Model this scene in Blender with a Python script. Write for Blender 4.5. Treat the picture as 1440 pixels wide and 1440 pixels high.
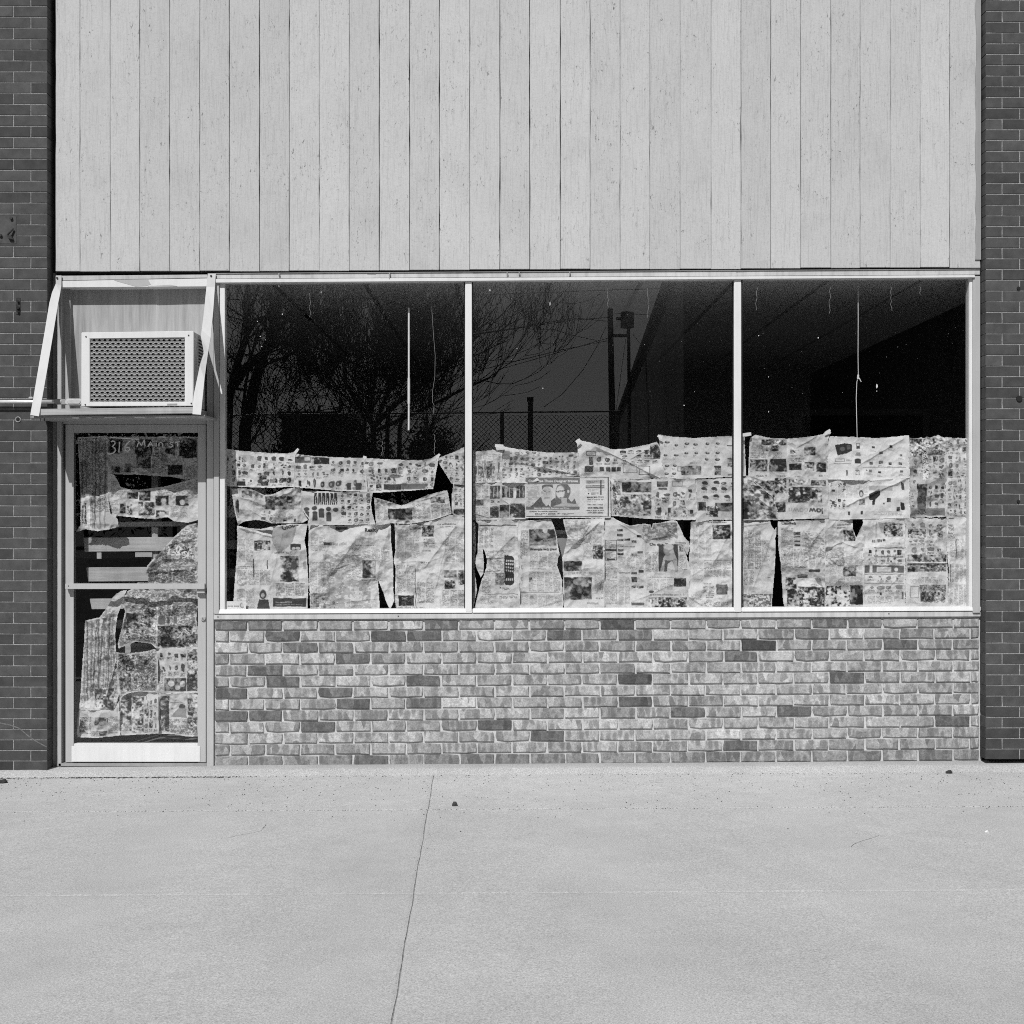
import bpy, bmesh, math, random
import numpy as np
from mathutils import Vector, Matrix

# ------------------------------------------------------------------ clear, camera, world, sun, exposure
scene = bpy.context.scene
for o in list(bpy.data.objects):
    bpy.data.objects.remove(o)
COL = scene.collection
S = 0.00425          # metres per photo pixel on the shop front
D = 8.5              # camera distance to the shop front (y = 0)
CZ = 1.55            # camera height

cam = bpy.data.cameras.new("camera")
cam.lens = 50.0
cam.sensor_width = 36.0
cam.clip_start = 0.1
cam.clip_end = 2000.0
camo = bpy.data.objects.new("camera", cam)
camo.location = (0, -D, CZ)
camo.rotation_euler = (math.pi / 2, 0, 0)
COL.objects.link(camo)
scene.camera = camo

SUN_DIR = Vector((-0.30, -1.0, 1.03)).normalized()      # towards the sun
SUN_EL = math.asin(SUN_DIR.z)
SUN_ROT = math.atan2(SUN_DIR.x, SUN_DIR.y) % (2 * math.pi)

world = bpy.data.worlds.new("World")
scene.world = world
world.use_nodes = True
wn, wl = world.node_tree.nodes, world.node_tree.links
sky = wn.new("ShaderNodeTexSky")
sky.sky_type = 'NISHITA'
sky.sun_disc = False
sky.sun_elevation = SUN_EL
sky.sun_rotation = SUN_ROT
bw = wn.new("ShaderNodeRGBToBW")                       # the photograph is black and white
wl.new(sky.outputs[0], bw.inputs[0])
wl.new(bw.outputs[0], wn["Background"].inputs[0])
wn["Background"].inputs[1].default_value = 0.058

sun = bpy.data.lights.new("sun", 'SUN')
sun.energy = 4.0
sun.angle = math.radians(0.5)
suno = bpy.data.objects.new("sun", sun)
suno.rotation_euler = (-SUN_DIR).to_track_quat('-Z', 'Y').to_euler()
suno.location = SUN_DIR * 30
COL.objects.link(suno)

scene.view_settings.view_transform = 'Standard'
scene.view_settings.look = 'None'
scene.view_settings.exposure = -0.07
scene.view_settings.gamma = 1.0
scene.view_settings.use_curve_mapping = False
scene.render.engine = 'CYCLES'
scene.cycles.use_denoising = False
scene.cycles.pixel_filter_type = 'BLACKMAN_HARRIS'
scene.cycles.filter_width = 1.0
scene.cycles.max_bounces = 8
scene.cycles.transparent_max_bounces = 24

rng = random.Random(7)
nrg = np.random.RandomState(11)

# ------------------------------------------------------------------ helpers
def W(px, py, y=0.0):
    """point at depth y that the camera sees at photo pixel (px, py)"""
    k = S * (D + y) / D
    return Vector(((px - 720) * k, y, CZ + (720 - py) * k))

def tag(o, label=None, cat=None, group=None, kind=None):
    if label: o["label"] = label
    if cat: o["category"] = cat
    if group: o["group"] = group
    if kind: o["kind"] = kind
    return o

def thing(name, label, cat, loc=(0, 0, 0), group=None):
    o = bpy.data.objects.new(name, None)
    COL.objects.link(o)
    o.location = loc
    o.empty_display_size = 0.1
    return tag(o, label, cat, group, "thing")

def link(name, me, parent=None):
    o = bpy.data.objects.new(name, me)
    COL.objects.link(o)
    if parent is not None:
        o.parent = parent
        r = parent
        off = Vector(parent.location)
        while r.parent is not None:
            r = r.parent
            off += Vector(r.location)
        o.location = -off          # geometry is written in world coordinates
    return o

class MB:
    """collects shapes, then links them as one mesh object"""
    def __init__(self):
        self.v, self.f = [], []
    def add(self, vs, fs):
        n = len(self.v)
        self.v += [tuple(p) for p in vs]
        self.f += [tuple(i + n for i in q) for q in fs]
        return self
    def prism(self, front, back):
        n = len(front)
        fs = [tuple(range(n)), tuple(range(2 * n - 1, n - 1, -1))]
        for i in range(n):
            j = (i + 1) % n
            fs.append((j, i, n + i, n + j))
        return self.add(list(front) + list(back), fs)
    def quad(self, c, y0, y1):
        """c: four photo-pixel corners measured on the front face at y0, extruded back to y1"""
        fr = [W(a, b, y0) for a, b in c]
        bk = [Vector((p.x, y1, p.z)) for p in fr]
        return self.prism(fr, bk)
    def rect(self, x0, y0, x1, y1, ya, yb):
        return self.quad([(x0, y1), (x1, y1), (x1, y0), (x0, y0)], ya, yb)
    def box(self, a, b):
        (x0, y0, z0), (x1, y1, z1) = a, b
        fr = [(x0, y0, z0), (x1, y0, z0), (x1, y0, z1), (x0, y0, z1)]
        bk = [(x0, y1, z0), (x1, y1, z0), (x1, y1, z1), (x0, y1, z1)]
        return self.prism(fr, bk)
    def tube(self, pts, rad, n=6, cap=True):
        pts = [Vector(p) for p in pts]
        rads = rad if isinstance(rad, (list, tuple)) else [rad] * len(pts)
        vs, fs = [], []
        up = None
        for i, p in enumerate(pts):
            t = (pts[min(i + 1, len(pts) - 1)] - pts[max(i - 1, 0)])
            if t.length < 1e-9: t = Vector((0, 0, 1))
            t.normalize()
            if up is None:
                up = t.orthogonal().normalized()
            else:
                up = (up - t * up.dot(t))
                up = up.normalized() if up.length > 1e-6 else t.orthogonal().normalized()
            w = t.cross(up)
            for k in range(n):
                a = 2 * math.pi * k / n
                vs.append(p + (up * math.cos(a) + w * math.sin(a)) * rads[i])
        for i in range(len(pts) - 1):
            for k in range(n):
                k2 = (k + 1) % n
                fs.append((i * n + k, i * n + k2, (i + 1) * n + k2, (i + 1) * n + k))
        if cap:
            fs.append(tuple(range(n - 1, -1, -1)))
            fs.append(tuple((len(pts) - 1) * n + k for k in range(n)))
        return self.add(vs, fs)
    def mesh(self, name, m, smooth=False):
        me = bpy.data.meshes.new(name)
        me.from_pydata(self.v, [], self.f)
        me.materials.append(m)
        if smooth:
            me.polygons.foreach_set("use_smooth", [True] * len(me.polygons))
        me.update()
        return me
    def build(self, name, m, parent=None, bevel=0.0, smooth=False):
        me = self.mesh(name, m, smooth)
        bm = bmesh.new()
        bm.from_mesh(me)
        bmesh.ops.recalc_face_normals(bm, faces=bm.faces)
        if bevel > 0:
            es = [e for e in bm.edges if len(e.link_faces) == 2 and e.calc_face_angle(0) > 0.6]
            bmesh.ops.bevel(bm, geom=es, offset=bevel, segments=2, affect='EDGES', clamp_overlap=True)
        bm.to_mesh(me)
        bm.free()
        return link(name, me, parent)

# ------------------------------------------------------------------ materials
class NT:
    def __init__(self, name):
        self.m = bpy.data.materials.new(name)
        self.m.use_nodes = True
        self.t = self.m.node_tree
        self.b = self.t.nodes["Principled BSDF"]
    def n(self, typ, **kw):
        x = self.t.nodes.new(typ)
        for k, v in kw.items():
            if k.startswith("i_"):
                x.inputs[k[2:].replace("_", " ")].default_value = v
            else:
                setattr(x, k, v)
        return x
    def l(self, a, b):
        self.t.links.new(a, b)
    def coords(self, scale=(1, 1, 1), kind="Object", off=None):
        tc = self.n("ShaderNodeTexCoord")
        mp = self.n("ShaderNodeMapping")
        mp.inputs["Scale"].default_value = scale
        self.l(tc.outputs[kind], mp.inputs["Vector"])
        if off is not None:
            self.l(off, mp.inputs["Location"])
        return mp.outputs[0]
    def noise(self, vec, scale=5, detail=4, rough=0.6, dist=0.0):
        x = self.n("ShaderNodeTexNoise")
        x.inputs["Scale"].default_value = scale
        x.inputs["Detail"].default_value = detail
        x.inputs["Roughness"].default_value = rough
        x.inputs["Distortion"].default_value = dist
        self.l(vec, x.inputs["Vector"])
        return x.outputs["Fac"]
    def ramp(self, fac, stops, interp='LINEAR'):
        x = self.n("ShaderNodeValToRGB")
        x.color_ramp.interpolation = interp
        els = x.color_ramp.elements
        while len(els) < len(stops): els.new(0.5)
        for e, (p, v) in zip(els, stops):
            e.position = p
            e.color = (v, v, v, 1)
        self.l(fac, x.inputs[0])
        return x.outputs[0]
    def math(self, op, a, b=None, clamp=False):
        x = self.n("ShaderNodeMath", operation=op, use_clamp=clamp)
        for i, v in enumerate((a, b)):
            if v is None: continue
            if isinstance(v, (int, float)): x.inputs[i].default_value = v
            else: self.l(v, x.inputs[i])
        return x.outputs[0]
    def mix(self, fac, a, b):
        x = self.n("ShaderNodeMix", data_type='FLOAT')
        for i, v in zip((0, 2, 3), (fac, a, b)):
            if isinstance(v, (int, float)): x.inputs[i].default_value = v
            else: self.l(v, x.inputs[i])
        return x.outputs[0]
    def finish(self, col, rough=0.85, spec=0.25, bump=None, bstr=0.3, bdist=0.002, metal=0.0):
        if isinstance(col, (int, float)):
            self.b.inputs["Base Color"].default_value = (col, col, col, 1)
        else:
            c = self.n("ShaderNodeCombineColor")
            for i in range(3): self.l(col, c.inputs[i])
            self.l(c.outputs[0], self.b.inputs["Base Color"])
        self.b.inputs["Roughness"].default_value = rough
        self.b.inputs["Metallic"].default_value = metal
        self.b.inputs["Specular IOR Level"].default_value = spec
        if bump is not None:
            x = self.n("ShaderNodeBump")
            x.inputs["Strength"].default_value = bstr
            x.inputs["Distance"].default_value = bdist
            self.l(bump, x.inputs["Height"])
            self.l(x.outputs[0], self.b.inputs["Normal"])
        return self.m

def simple(name, tone, rough=0.8, spec=0.25, var=0.08, scale=8.0, metal=0.0, grain=0.0):
    t = NT(name)
    v = t.coords()
    f = t.noise(v, scale, 5, 0.65)
    c = t.ramp(f, [(0.3, tone * (1 - var)), (0.7, tone * (1 + var))])
    if grain:
        g = t.noise(v, 260, 2, 0.8)
        c = t.math('MULTIPLY', c, t.ramp(g, [(0.3, 1 - grain), (0.7, 1 + grain)]))
    return t.finish(c, rough, spec, f, 0.1, 0.002, metal)

def white_metal(name, tone, dirt=0.25, rough=0.45):
    t = NT(name)
    v = t.coords()
    big = t.noise(v, 2.2, 5, 0.6)
    streak = t.noise(t.coords((30, 30, 1.3)), 1.0, 4, 0.6)
    fine = t.noise(v, 90, 4, 0.75)
    c = t.ramp(big, [(0.35, tone * (1 - dirt * 0.4)), (0.62, tone)])
    c = t.math('MULTIPLY', c, t.ramp(streak, [(0.28, 1 - dirt * 0.45), (0.55, 1.0)]))
    c = t.math('MULTIPLY', c, t.ramp(fine, [(0.22, 1 - dirt * 1.6), (0.36, 1.0)]))
    return t.finish(c, rough, 0.35, fine, 0.08, 0.001)

M = {}
M['white'] = white_metal("white_painted_metal", 0.74, 0.18)
M['white_old'] = white_metal("weathered_white_paint", 0.60, 0.55, 0.7)
M['alu'] = white_metal("dull_aluminium", 0.47, 0.22, 0.4)
M['alu2'] = white_metal("dull_aluminium_dark", 0.34, 0.3, 0.5)
M['strap'] = white_metal("painted_strap", 0.52, 0.2, 0.5)
M['dark'] = simple("dark_gap", 0.03, 0.9, 0.1)
M['rubber'] = simple("black_gasket", 0.02, 0.7, 0.2)
M['rust'] = simple("rusty_iron", 0.05, 0.9, 0.2, 0.5, 60)
M['zinc'] = simple("galvanised_steel", 0.62, 0.36, 0.5, 0.12, 30, 0.45)
M['tape'] = simple("clear_tape", 0.72, 0.35, 0.5, 0.05, 40)
M['cord'] = simple("white_cord", 0.75, 0.7, 0.2)
M['cordgrey'] = simple("grey_cord", 0.25, 0.7, 0.2)
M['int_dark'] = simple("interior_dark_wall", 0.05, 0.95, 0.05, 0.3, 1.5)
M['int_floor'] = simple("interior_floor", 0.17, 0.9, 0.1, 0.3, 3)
M['ceil'] = simple("ceiling_tile", 0.62, 0.9, 0.1, 0.06, 6, 0, 0.1)
M['ceilgrid'] = simple("ceiling_grid", 0.36, 0.7, 0.2)
M['asphalt'] = simple("asphalt", 0.07, 0.95, 0.1, 0.25, 5, 0, 0.35)
M['grass'] = simple("dry_grass", 0.10, 0.95, 0.05, 0.3, 6, 0, 0.4)
M['bark'] = simple("bark", 0.05, 0.95, 0.05, 0.4, 14)
M['polewood'] = simple("pole_wood", 0.06, 0.95, 0.05, 0.3, 20)
M['farwall'] = simple("far_wall", 0.10, 0.9, 0.1, 0.2, 3)
M['fence'] = simple("fence_steel", 0.18, 0.5, 0.3, 0.1, 10, 0.4)
M['paint_spot'] = simple("white_paint_spot", 0.62, 0.8, 0.2)
M['chalk'] = simple("chalk_white", 0.75, 0.9, 0.1)
M['box_dark'] = simple("interior_grey_board", 0.30, 0.8, 0.1)
M['stone'] = simple("dark_stone", 0.06, 0.9, 0.1, 0.3, 60)
M['leaf'] = simple("dead_leaf", 0.04, 0.9, 0.1, 0.3, 60)
M['crumb'] = simple("dirt_crumb", 0.055, 0.95, 0.05, 0.5, 90)
M['fins'] = simple("condenser_fins", 0.22, 0.6, 0.3)

def m_siding():
    t = NT("rough_sawn_siding")
    oi = t.n("ShaderNodeObjectInfo")
    rnd = oi.outputs["Random"]
    cmb = t.n("ShaderNodeCombineXYZ")
    t.l(t.math('MULTIPLY', rnd, 37.0), cmb.inputs[2])
    v = t.coords((1, 1, 1), off=cmb.outputs[0])
    speck = t.noise(t.coords((120, 40, 75)), 1.0, 3, 0.85)
    grain = t.noise(t.coords((170, 40, 7), off=cmb.outputs[0]), 1.0, 5, 0.7)
    saw = t.noise(t.coords((60, 40, 260)), 1.0, 3, 0.7)
    blot = t.noise(v, 2.6, 5, 0.6)
    knots = t.noise(t.coords((75, 40, 30), off=cmb.outputs[0]), 1.0, 5, 0.75, 0.6)
    patch = t.noise(v, 6.0, 3, 0.5)
    c = t.ramp(blot, [(0.28, 0.465), (0.42, 0.505), (0.7, 0.535)])
    c = t.math('MULTIPLY', c, t.ramp(grain, [(0.28, 0.80), (0.50, 1.02)]))
    c = t.math('MULTIPLY', c, t.ramp(saw, [(0.3, 0.93), (0.7, 1.04)]))
    kn = t.ramp(knots, [(0.355, 1.0), (0.395, 0.0)])
    c = t.math('MULTIPLY', c, t.ramp(speck, [(0.26, 0.72), (0.42, 1.0), (0.7, 1.06)]))
    kn = t.math('MULTIPLY', kn, t.ramp(patch, [(0.44, 0.0), (0.58, 0.95)]))
    c = t.mix(kn, c, 0.16)
    c = t.math('MULTIPLY', c, t.math('ADD', t.math('MULTIPLY', rnd, 0.10), 0.95))
    return t.finish(c, 0.9, 0.15, grain, 0.35, 0.003)
M['siding'] = m_siding()

def m_brick_veneer():
    t = NT("mottled_brick")
    at = t.n("ShaderNodeAttribute", attribute_type='OBJECT', attribute_name="tone")
    sd = t.n("ShaderNodeAttribute", attribute_type='OBJECT', attribute_name="seed")
    tone, seed = at.outputs["Fac"], sd.outputs["Fac"]
    cmb = t.n("ShaderNodeCombineXYZ")
    t.l(t.math('MULTIPLY', seed, 91.0), cmb.inputs[0])
    t.l(t.math('MULTIPLY', seed, 47.0), cmb.inputs[2])
    v = t.coords((1, 1, 1), off=cmb.outputs[0])
    wob = t.noise(v, 24, 3, 0.6)
    vv = t.n("ShaderNodeVectorMath", operation='ADD')
    sc = t.n("ShaderNodeVectorMath", operation='SCALE')
    cw = t.n("ShaderNodeCombineXYZ")
    t.l(wob, cw.inputs[0]); t.l(wob, cw.inputs[2])
    t.l(cw.outputs[0], sc.inputs[0]); sc.inputs[3].default_value = 0.022
    t.l(v, vv.inputs[0]); t.l(sc.outputs[0], vv.inputs[1])
    mp = t.n("ShaderNodeMapping"); mp.inputs["Scale"].default_value = (27, 1, 12)
    t.l(vv.outputs[0], mp.inputs["Vector"])
    vo = t.n("ShaderNodeTexVoronoi", voronoi_dimensions='2D')
    vo.inputs["Randomness"].default_value = 0.8
    sx = t.n("ShaderNodeSeparateXYZ"); t.l(mp.outputs[0], sx.inputs[0])
    cx = t.n("ShaderNodeCombineXYZ"); t.l(sx.outputs[0], cx.inputs[0]); t.l(sx.outputs[2], cx.inputs[1])
    t.l(cx.outputs[0], vo.inputs["Vector"]); vo.inputs["Scale"].default_value = 1.0
    cellr = t.n("ShaderNodeSeparateColor"); t.l(vo.outputs["Color"], cellr.inputs[0])
    spot = t.math('MULTIPLY', t.ramp(vo.outputs["Distance"], [(0.24, 1.0), (0.50, 0.0)]),
                  t.ramp(cellr.outputs[0], [(0.52, 0.0), (0.62, 1.0)]))
    band = t.ramp(cellr.outputs[1], [(0.05, 0.66), (0.3, 0.92), (0.7, 1.05), (0.95, 1.24)])
    cloud = t.noise(v, 42, 5, 0.72)
    fine = t.noise(v, 105, 4, 0.95)
    pit = t.noise(v, 75, 5, 0.85)
    # the spread of light and dark falls as a brick gets darker
    light = t.math('MULTIPLY', tone, t.ramp(cloud, [(0.34, 0.72), (0.66, 1.30)]))
    light = t.math('MULTIPLY', light, band)
    darkc = t.math('ADD', t.math('MULTIPLY', tone, 0.42), 0.04)
    c = t.mix(t.math('MULTIPLY', spot, 0.8), light, darkc)
    c = t.math('MULTIPLY', c, t.ramp(fine, [(0.3, 0.58), (0.7, 1.40)]))
    c = t.math('MULTIPLY', c, t.ramp(pit, [(0.30, 0.42), (0.37, 1.0)]))
    return t.finish(c, 0.92, 0.15, pit, 0.45, 0.003)
M['brick'] = m_brick_veneer()

def m_brick_dark():
    t = NT("dark_face_brick")
    at = t.n("ShaderNodeAttribute", attribute_type='OBJECT', attribute_name="tone")
    sd = t.n("ShaderNodeAttribute", attribute_type='OBJECT', attribute_name="seed")
    cmb = t.n("ShaderNodeCombineXYZ")
    t.l(t.math('MULTIPLY', sd.outputs["Fac"], 91.0), cmb.inputs[0])
    v = t.coords((1, 1, 1), off=cmb.outputs[0])
    cloud = t.noise(v, 14, 5, 0.65)
    fine = t.noise(v, 170, 3, 0.9)
    c = t.math('MULTIPLY', at.outputs["Fac"], t.ramp(cloud, [(0.3, 0.70), (0.65, 1.15)]))
    c = t.math('MULTIPLY', c, t.ramp(fine, [(0.3, 0.76), (0.7, 1.24)]))
    return t.finish(c, 0.8, 0.25, fine, 0.2, 0.001)
M['brickdark'] = m_brick_dark()

def m_mortar(name, tone, var):
    t = NT(name)
    v = t.coords()
    f = t.noise(v, 180, 4, 0.75)
    b = t.noise(v, 4, 4, 0.6)
    c = t.math('MULTIPLY', t.ramp(f, [(0.3, tone * (1 - var)), (0.7, tone * (1 + var))]), t.ramp(b, [(0.3, 0.85), (0.7, 1.1)]))
    return t.finish(c, 0.95, 0.1, f, 0.5, 0.003)
M['mortar'] = m_mortar("light_mortar", 0.56, 0.25)
M['mortardark'] = m_mortar("thin_mortar", 0.31, 0.6)

def m_concrete(name, tone, speck=1.0):
    t = NT(name)
    v = t.coords()
    g1 = t.noise(v, 165, 2, 0.9)
    g2 = t.noise(v, 75, 3, 0.8)
    big = t.noise(v, 0.9, 6, 0.62)
    mid = t.noise(v, 7, 5, 0.7)
    pits = t.noise(v, 58, 5, 0.8)
    patch = t.noise(v, 1.7, 4, 0.6)
    c = t.ramp(big, [(0.3, tone * 0.90), (0.7, tone * 1.08)])
    c = t.math('MULTIPLY', c, t.ramp(mid, [(0.3, 0.95), (0.7, 1.04)]))
    c = t.math('MULTIPLY', c, t.ramp(g1, [(0.3, 0.64), (0.7, 1.36)]))
    c = t.math('MULTIPLY', c, t.ramp(g2, [(0.28, 0.88), (0.7, 1.10)]))
    p = t.math('MULTIPLY', t.ramp(pits, [(0.30, 1.0), (0.335, 0.0)]), t.ramp(patch, [(0.42, 0.15), (0.62, 0.95)]))
    c = t.mix(t.math('MULTIPLY', p, speck), c, 0.12)
    return t.finish(c, 0.95, 0.15, g2, 0.35, 0.002)
M['concrete'] = m_concrete("sidewalk_concrete", 0.485)
M['apron'] = m_concrete("footing_concrete", 0.41, 1.0)

def m_ply(name, tone, contrast, scale=(26, 26, 1.7)):
    t = NT(name)
    v = t.coords()
    g = t.noise(t.coords(scale), 1.0, 6, 0.65, 0.8)
    w = t.noise(t.coords((6, 6, 1.2)), 1.0, 4, 0.6, 1.2)
    fine = t.noise(t.coords((280, 40, 9)), 1.0, 3, 0.7)
    c = t.ramp(g, [(0.3, tone * (1 - contrast)), (0.65, tone * (1 + contrast))])
    c = t.math('MULTIPLY', c, t.ramp(w, [(0.35, 0.92), (0.68, 1.14)]))
    c = t.math('MULTIPLY', c, t.ramp(fine, [(0.3, 0.93), (0.7, 1.05)]))
    return t.finish(c, 0.85, 0.2, g, 0.15, 0.002)
M['ply'] = m_ply("weathered_plywood", 0.34, 0.20)
M['lumber'] = m_ply("bare_lumber", 0.40, 0.2, (3, 8, 40))
M['shelfwood'] = m_ply("shelf_wood", 0.37, 0.24, (3, 20, 170))

def m_glass():
    t = NT("window_glass")
    geo = t.n("ShaderNodeNewGeometry")
    dot = t.n("ShaderNodeVectorMath", operation='DOT_PRODUCT')
    t.l(geo.outputs["Incoming"], dot.inputs[0]); t.l(geo.outputs["Normal"], dot.inputs[1])
    c = t.math('ABSOLUTE', dot.outputs["Value"])
    k = t.math('POWER', t.math('SUBTRACT', 1.0, c, True), 5.0)
    F = t.math('ADD', t.math('MULTIPLY', k, 0.96), 0.042, True)
    tr = t.n("ShaderNodeBsdfTransparent"); tr.inputs[0].default_value = (0.975, 0.975, 0.975, 1)
    gl = t.n("ShaderNodeBsdfGlossy"); gl.inputs["Roughness"].default_value = 0.0
    gl.inputs["Color"].default_value = (1, 1, 1, 1)
    mx = t.n("ShaderNodeMixShader")
    t.l(F, mx.inputs[0]); t.l(tr.outputs[0], mx.inputs[1]); t.l(gl.outputs[0], mx.inputs[2])
    t.l(mx.outputs[0], t.t.nodes["Material Output"].inputs["Surface"])
    return t.m
M['glass'] = m_glass()

def m_news():
    t = NT("newsprint")
    at = t.n("ShaderNodeAttribute", attribute_type='GEOMETRY', attribute_name="ink")
    t.l(at.outputs["Color"], t.b.inputs["Base Color"])
    t.b.inputs["Roughness"].default_value = 0.8
    t.b.inputs["Specular IOR Level"].default_value = 0.2
    return t.m
M['news'] = m_news()

# ------------------------------------------------------------------ ground
def zg(x):            # the pavement rises a little to the right
    return 0.010 + 0.0058 * max(-5.0, min(5.0, x))

def slab_mesh(x0, x1, y0, y1, nx, ny):
    """a concrete slab with worn, slightly rounded and ragged edges"""
    g = 0.0022
    xs = [x0 + g] + [x0 + g + 0.012] + list(np.linspace(x0 + 0.05, x1 - 0.05, nx)) + [x1 - g - 0.012, x1 - g]
    ys = [y0 + g] + [y0 + g + 0.012] + list(np.linspace(y0 + 0.05, y1 - 0.05, ny)) + [y1 - g - 0.012, y1 - g]
    vs, fs = [], []
    r = random.Random(int((x0 * 7 + y0 * 13) * 100))
    for j, y in enumerate(ys):
        for i, x in enumerate(xs):
            e = i in (0, len(xs) - 1) or j in (0, len(ys) - 1)
            z = zg(x) - (0.0019 if e else 0.0) + (r.uniform(-0.0008, 0.0008) if not e else 0)
            jx = r.uniform(-0.0015, 0.0015) if e else 0
            wv = .0016 * math.sin(y * 6.3 + 1) + .0008 * math.sin(y * 17) if abs(x + .459) < .1 else 0
            vs.append((x - 0.0236 * (y + 0.15) + wv + (.7 * jx if i in (0, len(xs) - 1) else 0), y + 1.3 * jx, z))
    nX = len(xs)
    for j in range(len(ys) - 1):
        for i in range(nX - 1):
            fs.append((j * nX + i, j * nX + i + 1, (j + 1) * nX + i + 1, (j + 1) * nX + i))
    ring = [i for i in range(nX)] + [(j + 1) * nX - 1 for j in range(1, len(ys))] + \
           [(len(ys) - 1) * nX + i for i in range(nX - 2, -1, -1)] + [j * nX for j in range(len(ys) - 2, 0, -1)]
    n0 = len(vs)
    for i in ring:
        p = vs[i]; vs.append((p[0], p[1], p[2] - 0.08))
    for k in range(len(ring)):
        k2 = (k + 1) % len(ring)
        fs.append((ring[k], n0 + k, n0 + k2, ring[k2]))
    m = MB(); m.add(vs, fs)
    return m

sidewalk = tag(bpy.data.objects.new("sidewalk", None), kind="structure"); COL.objects.link(sidewalk)
MB().add([(-4.9, -5.0, zg(-4.9) - .005), (4.9, -5.0, zg(4.9) - .005), (4.9, 0.0, zg(4.9) - .005), (-4.9, 0.0, zg(-4.9) - .005)],
         [(0, 1, 2, 3)]).build("joint_fill", simple("joint_dirt", 0.24, 0.95, 0.05, 0.5, 30), sidewalk)
for (xa, xb) in ((-4.9, -0.459), (-0.459, 4.9)):
    for (ya, yb) in ((-1.13, -0.165), (-2.75, -1.13), (-4.6, -2.75)):
        o = slab_mesh(xa, xb, ya, yb, 60, 22).build("concrete_slab", M['concrete'], sidewalk, smooth=False)
crk = MB()
cr_ = random.Random(21)
for (x, y, ang, ln_) in ((-1.35, -1.75, 1.1, .35), (1.55, -2.0, .9, .3), (.75, -.42, .05, .12), (-2.3, -2.9, 1.0, .5)):
    pts = []
    q = 0
    while q < ln_:
        pts.append((x, y)); st_ = cr_.uniform(.015, .04); ang += cr_.gauss(0, .13)
        x += math.cos(ang) * st_; y += math.sin(ang) * st_; q += st_
    for k in range(len(pts) - 1):
        (xa_, ya_), (xb_, yb_) = pts[k], pts[k + 1]
        w_ = cr_.uniform(.0004, .0011)
        dx_, dy_ = xb_ - xa_, yb_ - ya_; l_ = math.hypot(dx_, dy_)
        nx_, ny_ = -dy_ / l_ * w_, dx_ / l_ * w_
        crk.add([(xa_ + nx_, ya_ + ny_, zg(xa_) + .0012), (xa_ - nx_, ya_ - ny_, zg(xa_) + .0012), (xb_ - nx_, yb_ - ny_, zg(xb_) + .0012), (xb_ + nx_, yb_ + ny_, zg(xb_) + .0012)], [(0, 1, 2, 3)])
crk.build("hairline_crack", M['crumb'], sidewalk)
kerb = MB()
kerb.box((-60, -4.78, -0.13), (60, -4.604, 0.004))
tag(kerb.build("kerb", M['apron'], None, bevel=0.012), kind="structure")
street = MB()
street.add([(-60, -13.2, -0.13), (60, -13.2, -0.13), (60, -4.7, -0.13), (-60, -4.7, -0.13)], [(0, 1, 2, 3)])
tag(street.build("street", M['asphalt']), kind="structure")
gp = MB().add([(-500, -500, -0.16), (500, -500, -0.16), (500, 500, -0.16), (-500, 500, -0.16)], [(0, 1, 2, 3)])
tag(gp.build("ground", M['grass']), kind="structure")
bank = MB().add([(-60, -13.2, -0.128), (60, -13.2, -0.128), (60, -16, 0.75), (-60, -16, 0.75), (60, -90, 0.75), (-60, -90, 0.75)],
                [(0, 1, 2, 3), (3, 2, 4, 5)])
tag(bank.build("grass_bank", M['grass']), kind="structure")

# footing: the concrete wash between the walls and the pavement slabs
def footing():
    xs = np.linspace(-4.9, 4.9, 150)
    prof = [(-0.11, 0.0), (-0.128, -0.006), (-0.148, -0.026), (-0.163, -0.034), (-0.175, -0.10)]
    vs, fs = [], []
    r = random.Random(3)
    for x in xs:
        zt = 0.030 + (x + 2.6) * (0.062 - 0.030) / 5.4
        zt = max(zt, 0.015)
        if -2.78 < x < -1.75: zt -= 0.004
        row = [(x, 0.35, zt + 0.004), (x, 0.0, zt + 0.003)]
        for (y, dz) in prof:
            row.append((x, y + r.uniform(-0.004, 0.004), (zt + dz + r.uniform(-0.002, 0.002)) if dz > -0.03 else min(zt + dz, zg(x) - 0.001) + (r.uniform(-0.002, 0.002) if dz > -0.09 else -0.05)))
        vs += row
    n = len(prof) + 2
    for i in range(len(xs) - 1):
        for k in range(n - 1):
            fs.append((i * n + k, i * n + k + 1, (i + 1) * n + k + 1, (i + 1) * n + k))
    m = MB(); m.add(vs, fs)
    return m
tag(footing().build("concrete_footing", M['apron'], None, smooth=True), kind="structure")

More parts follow.
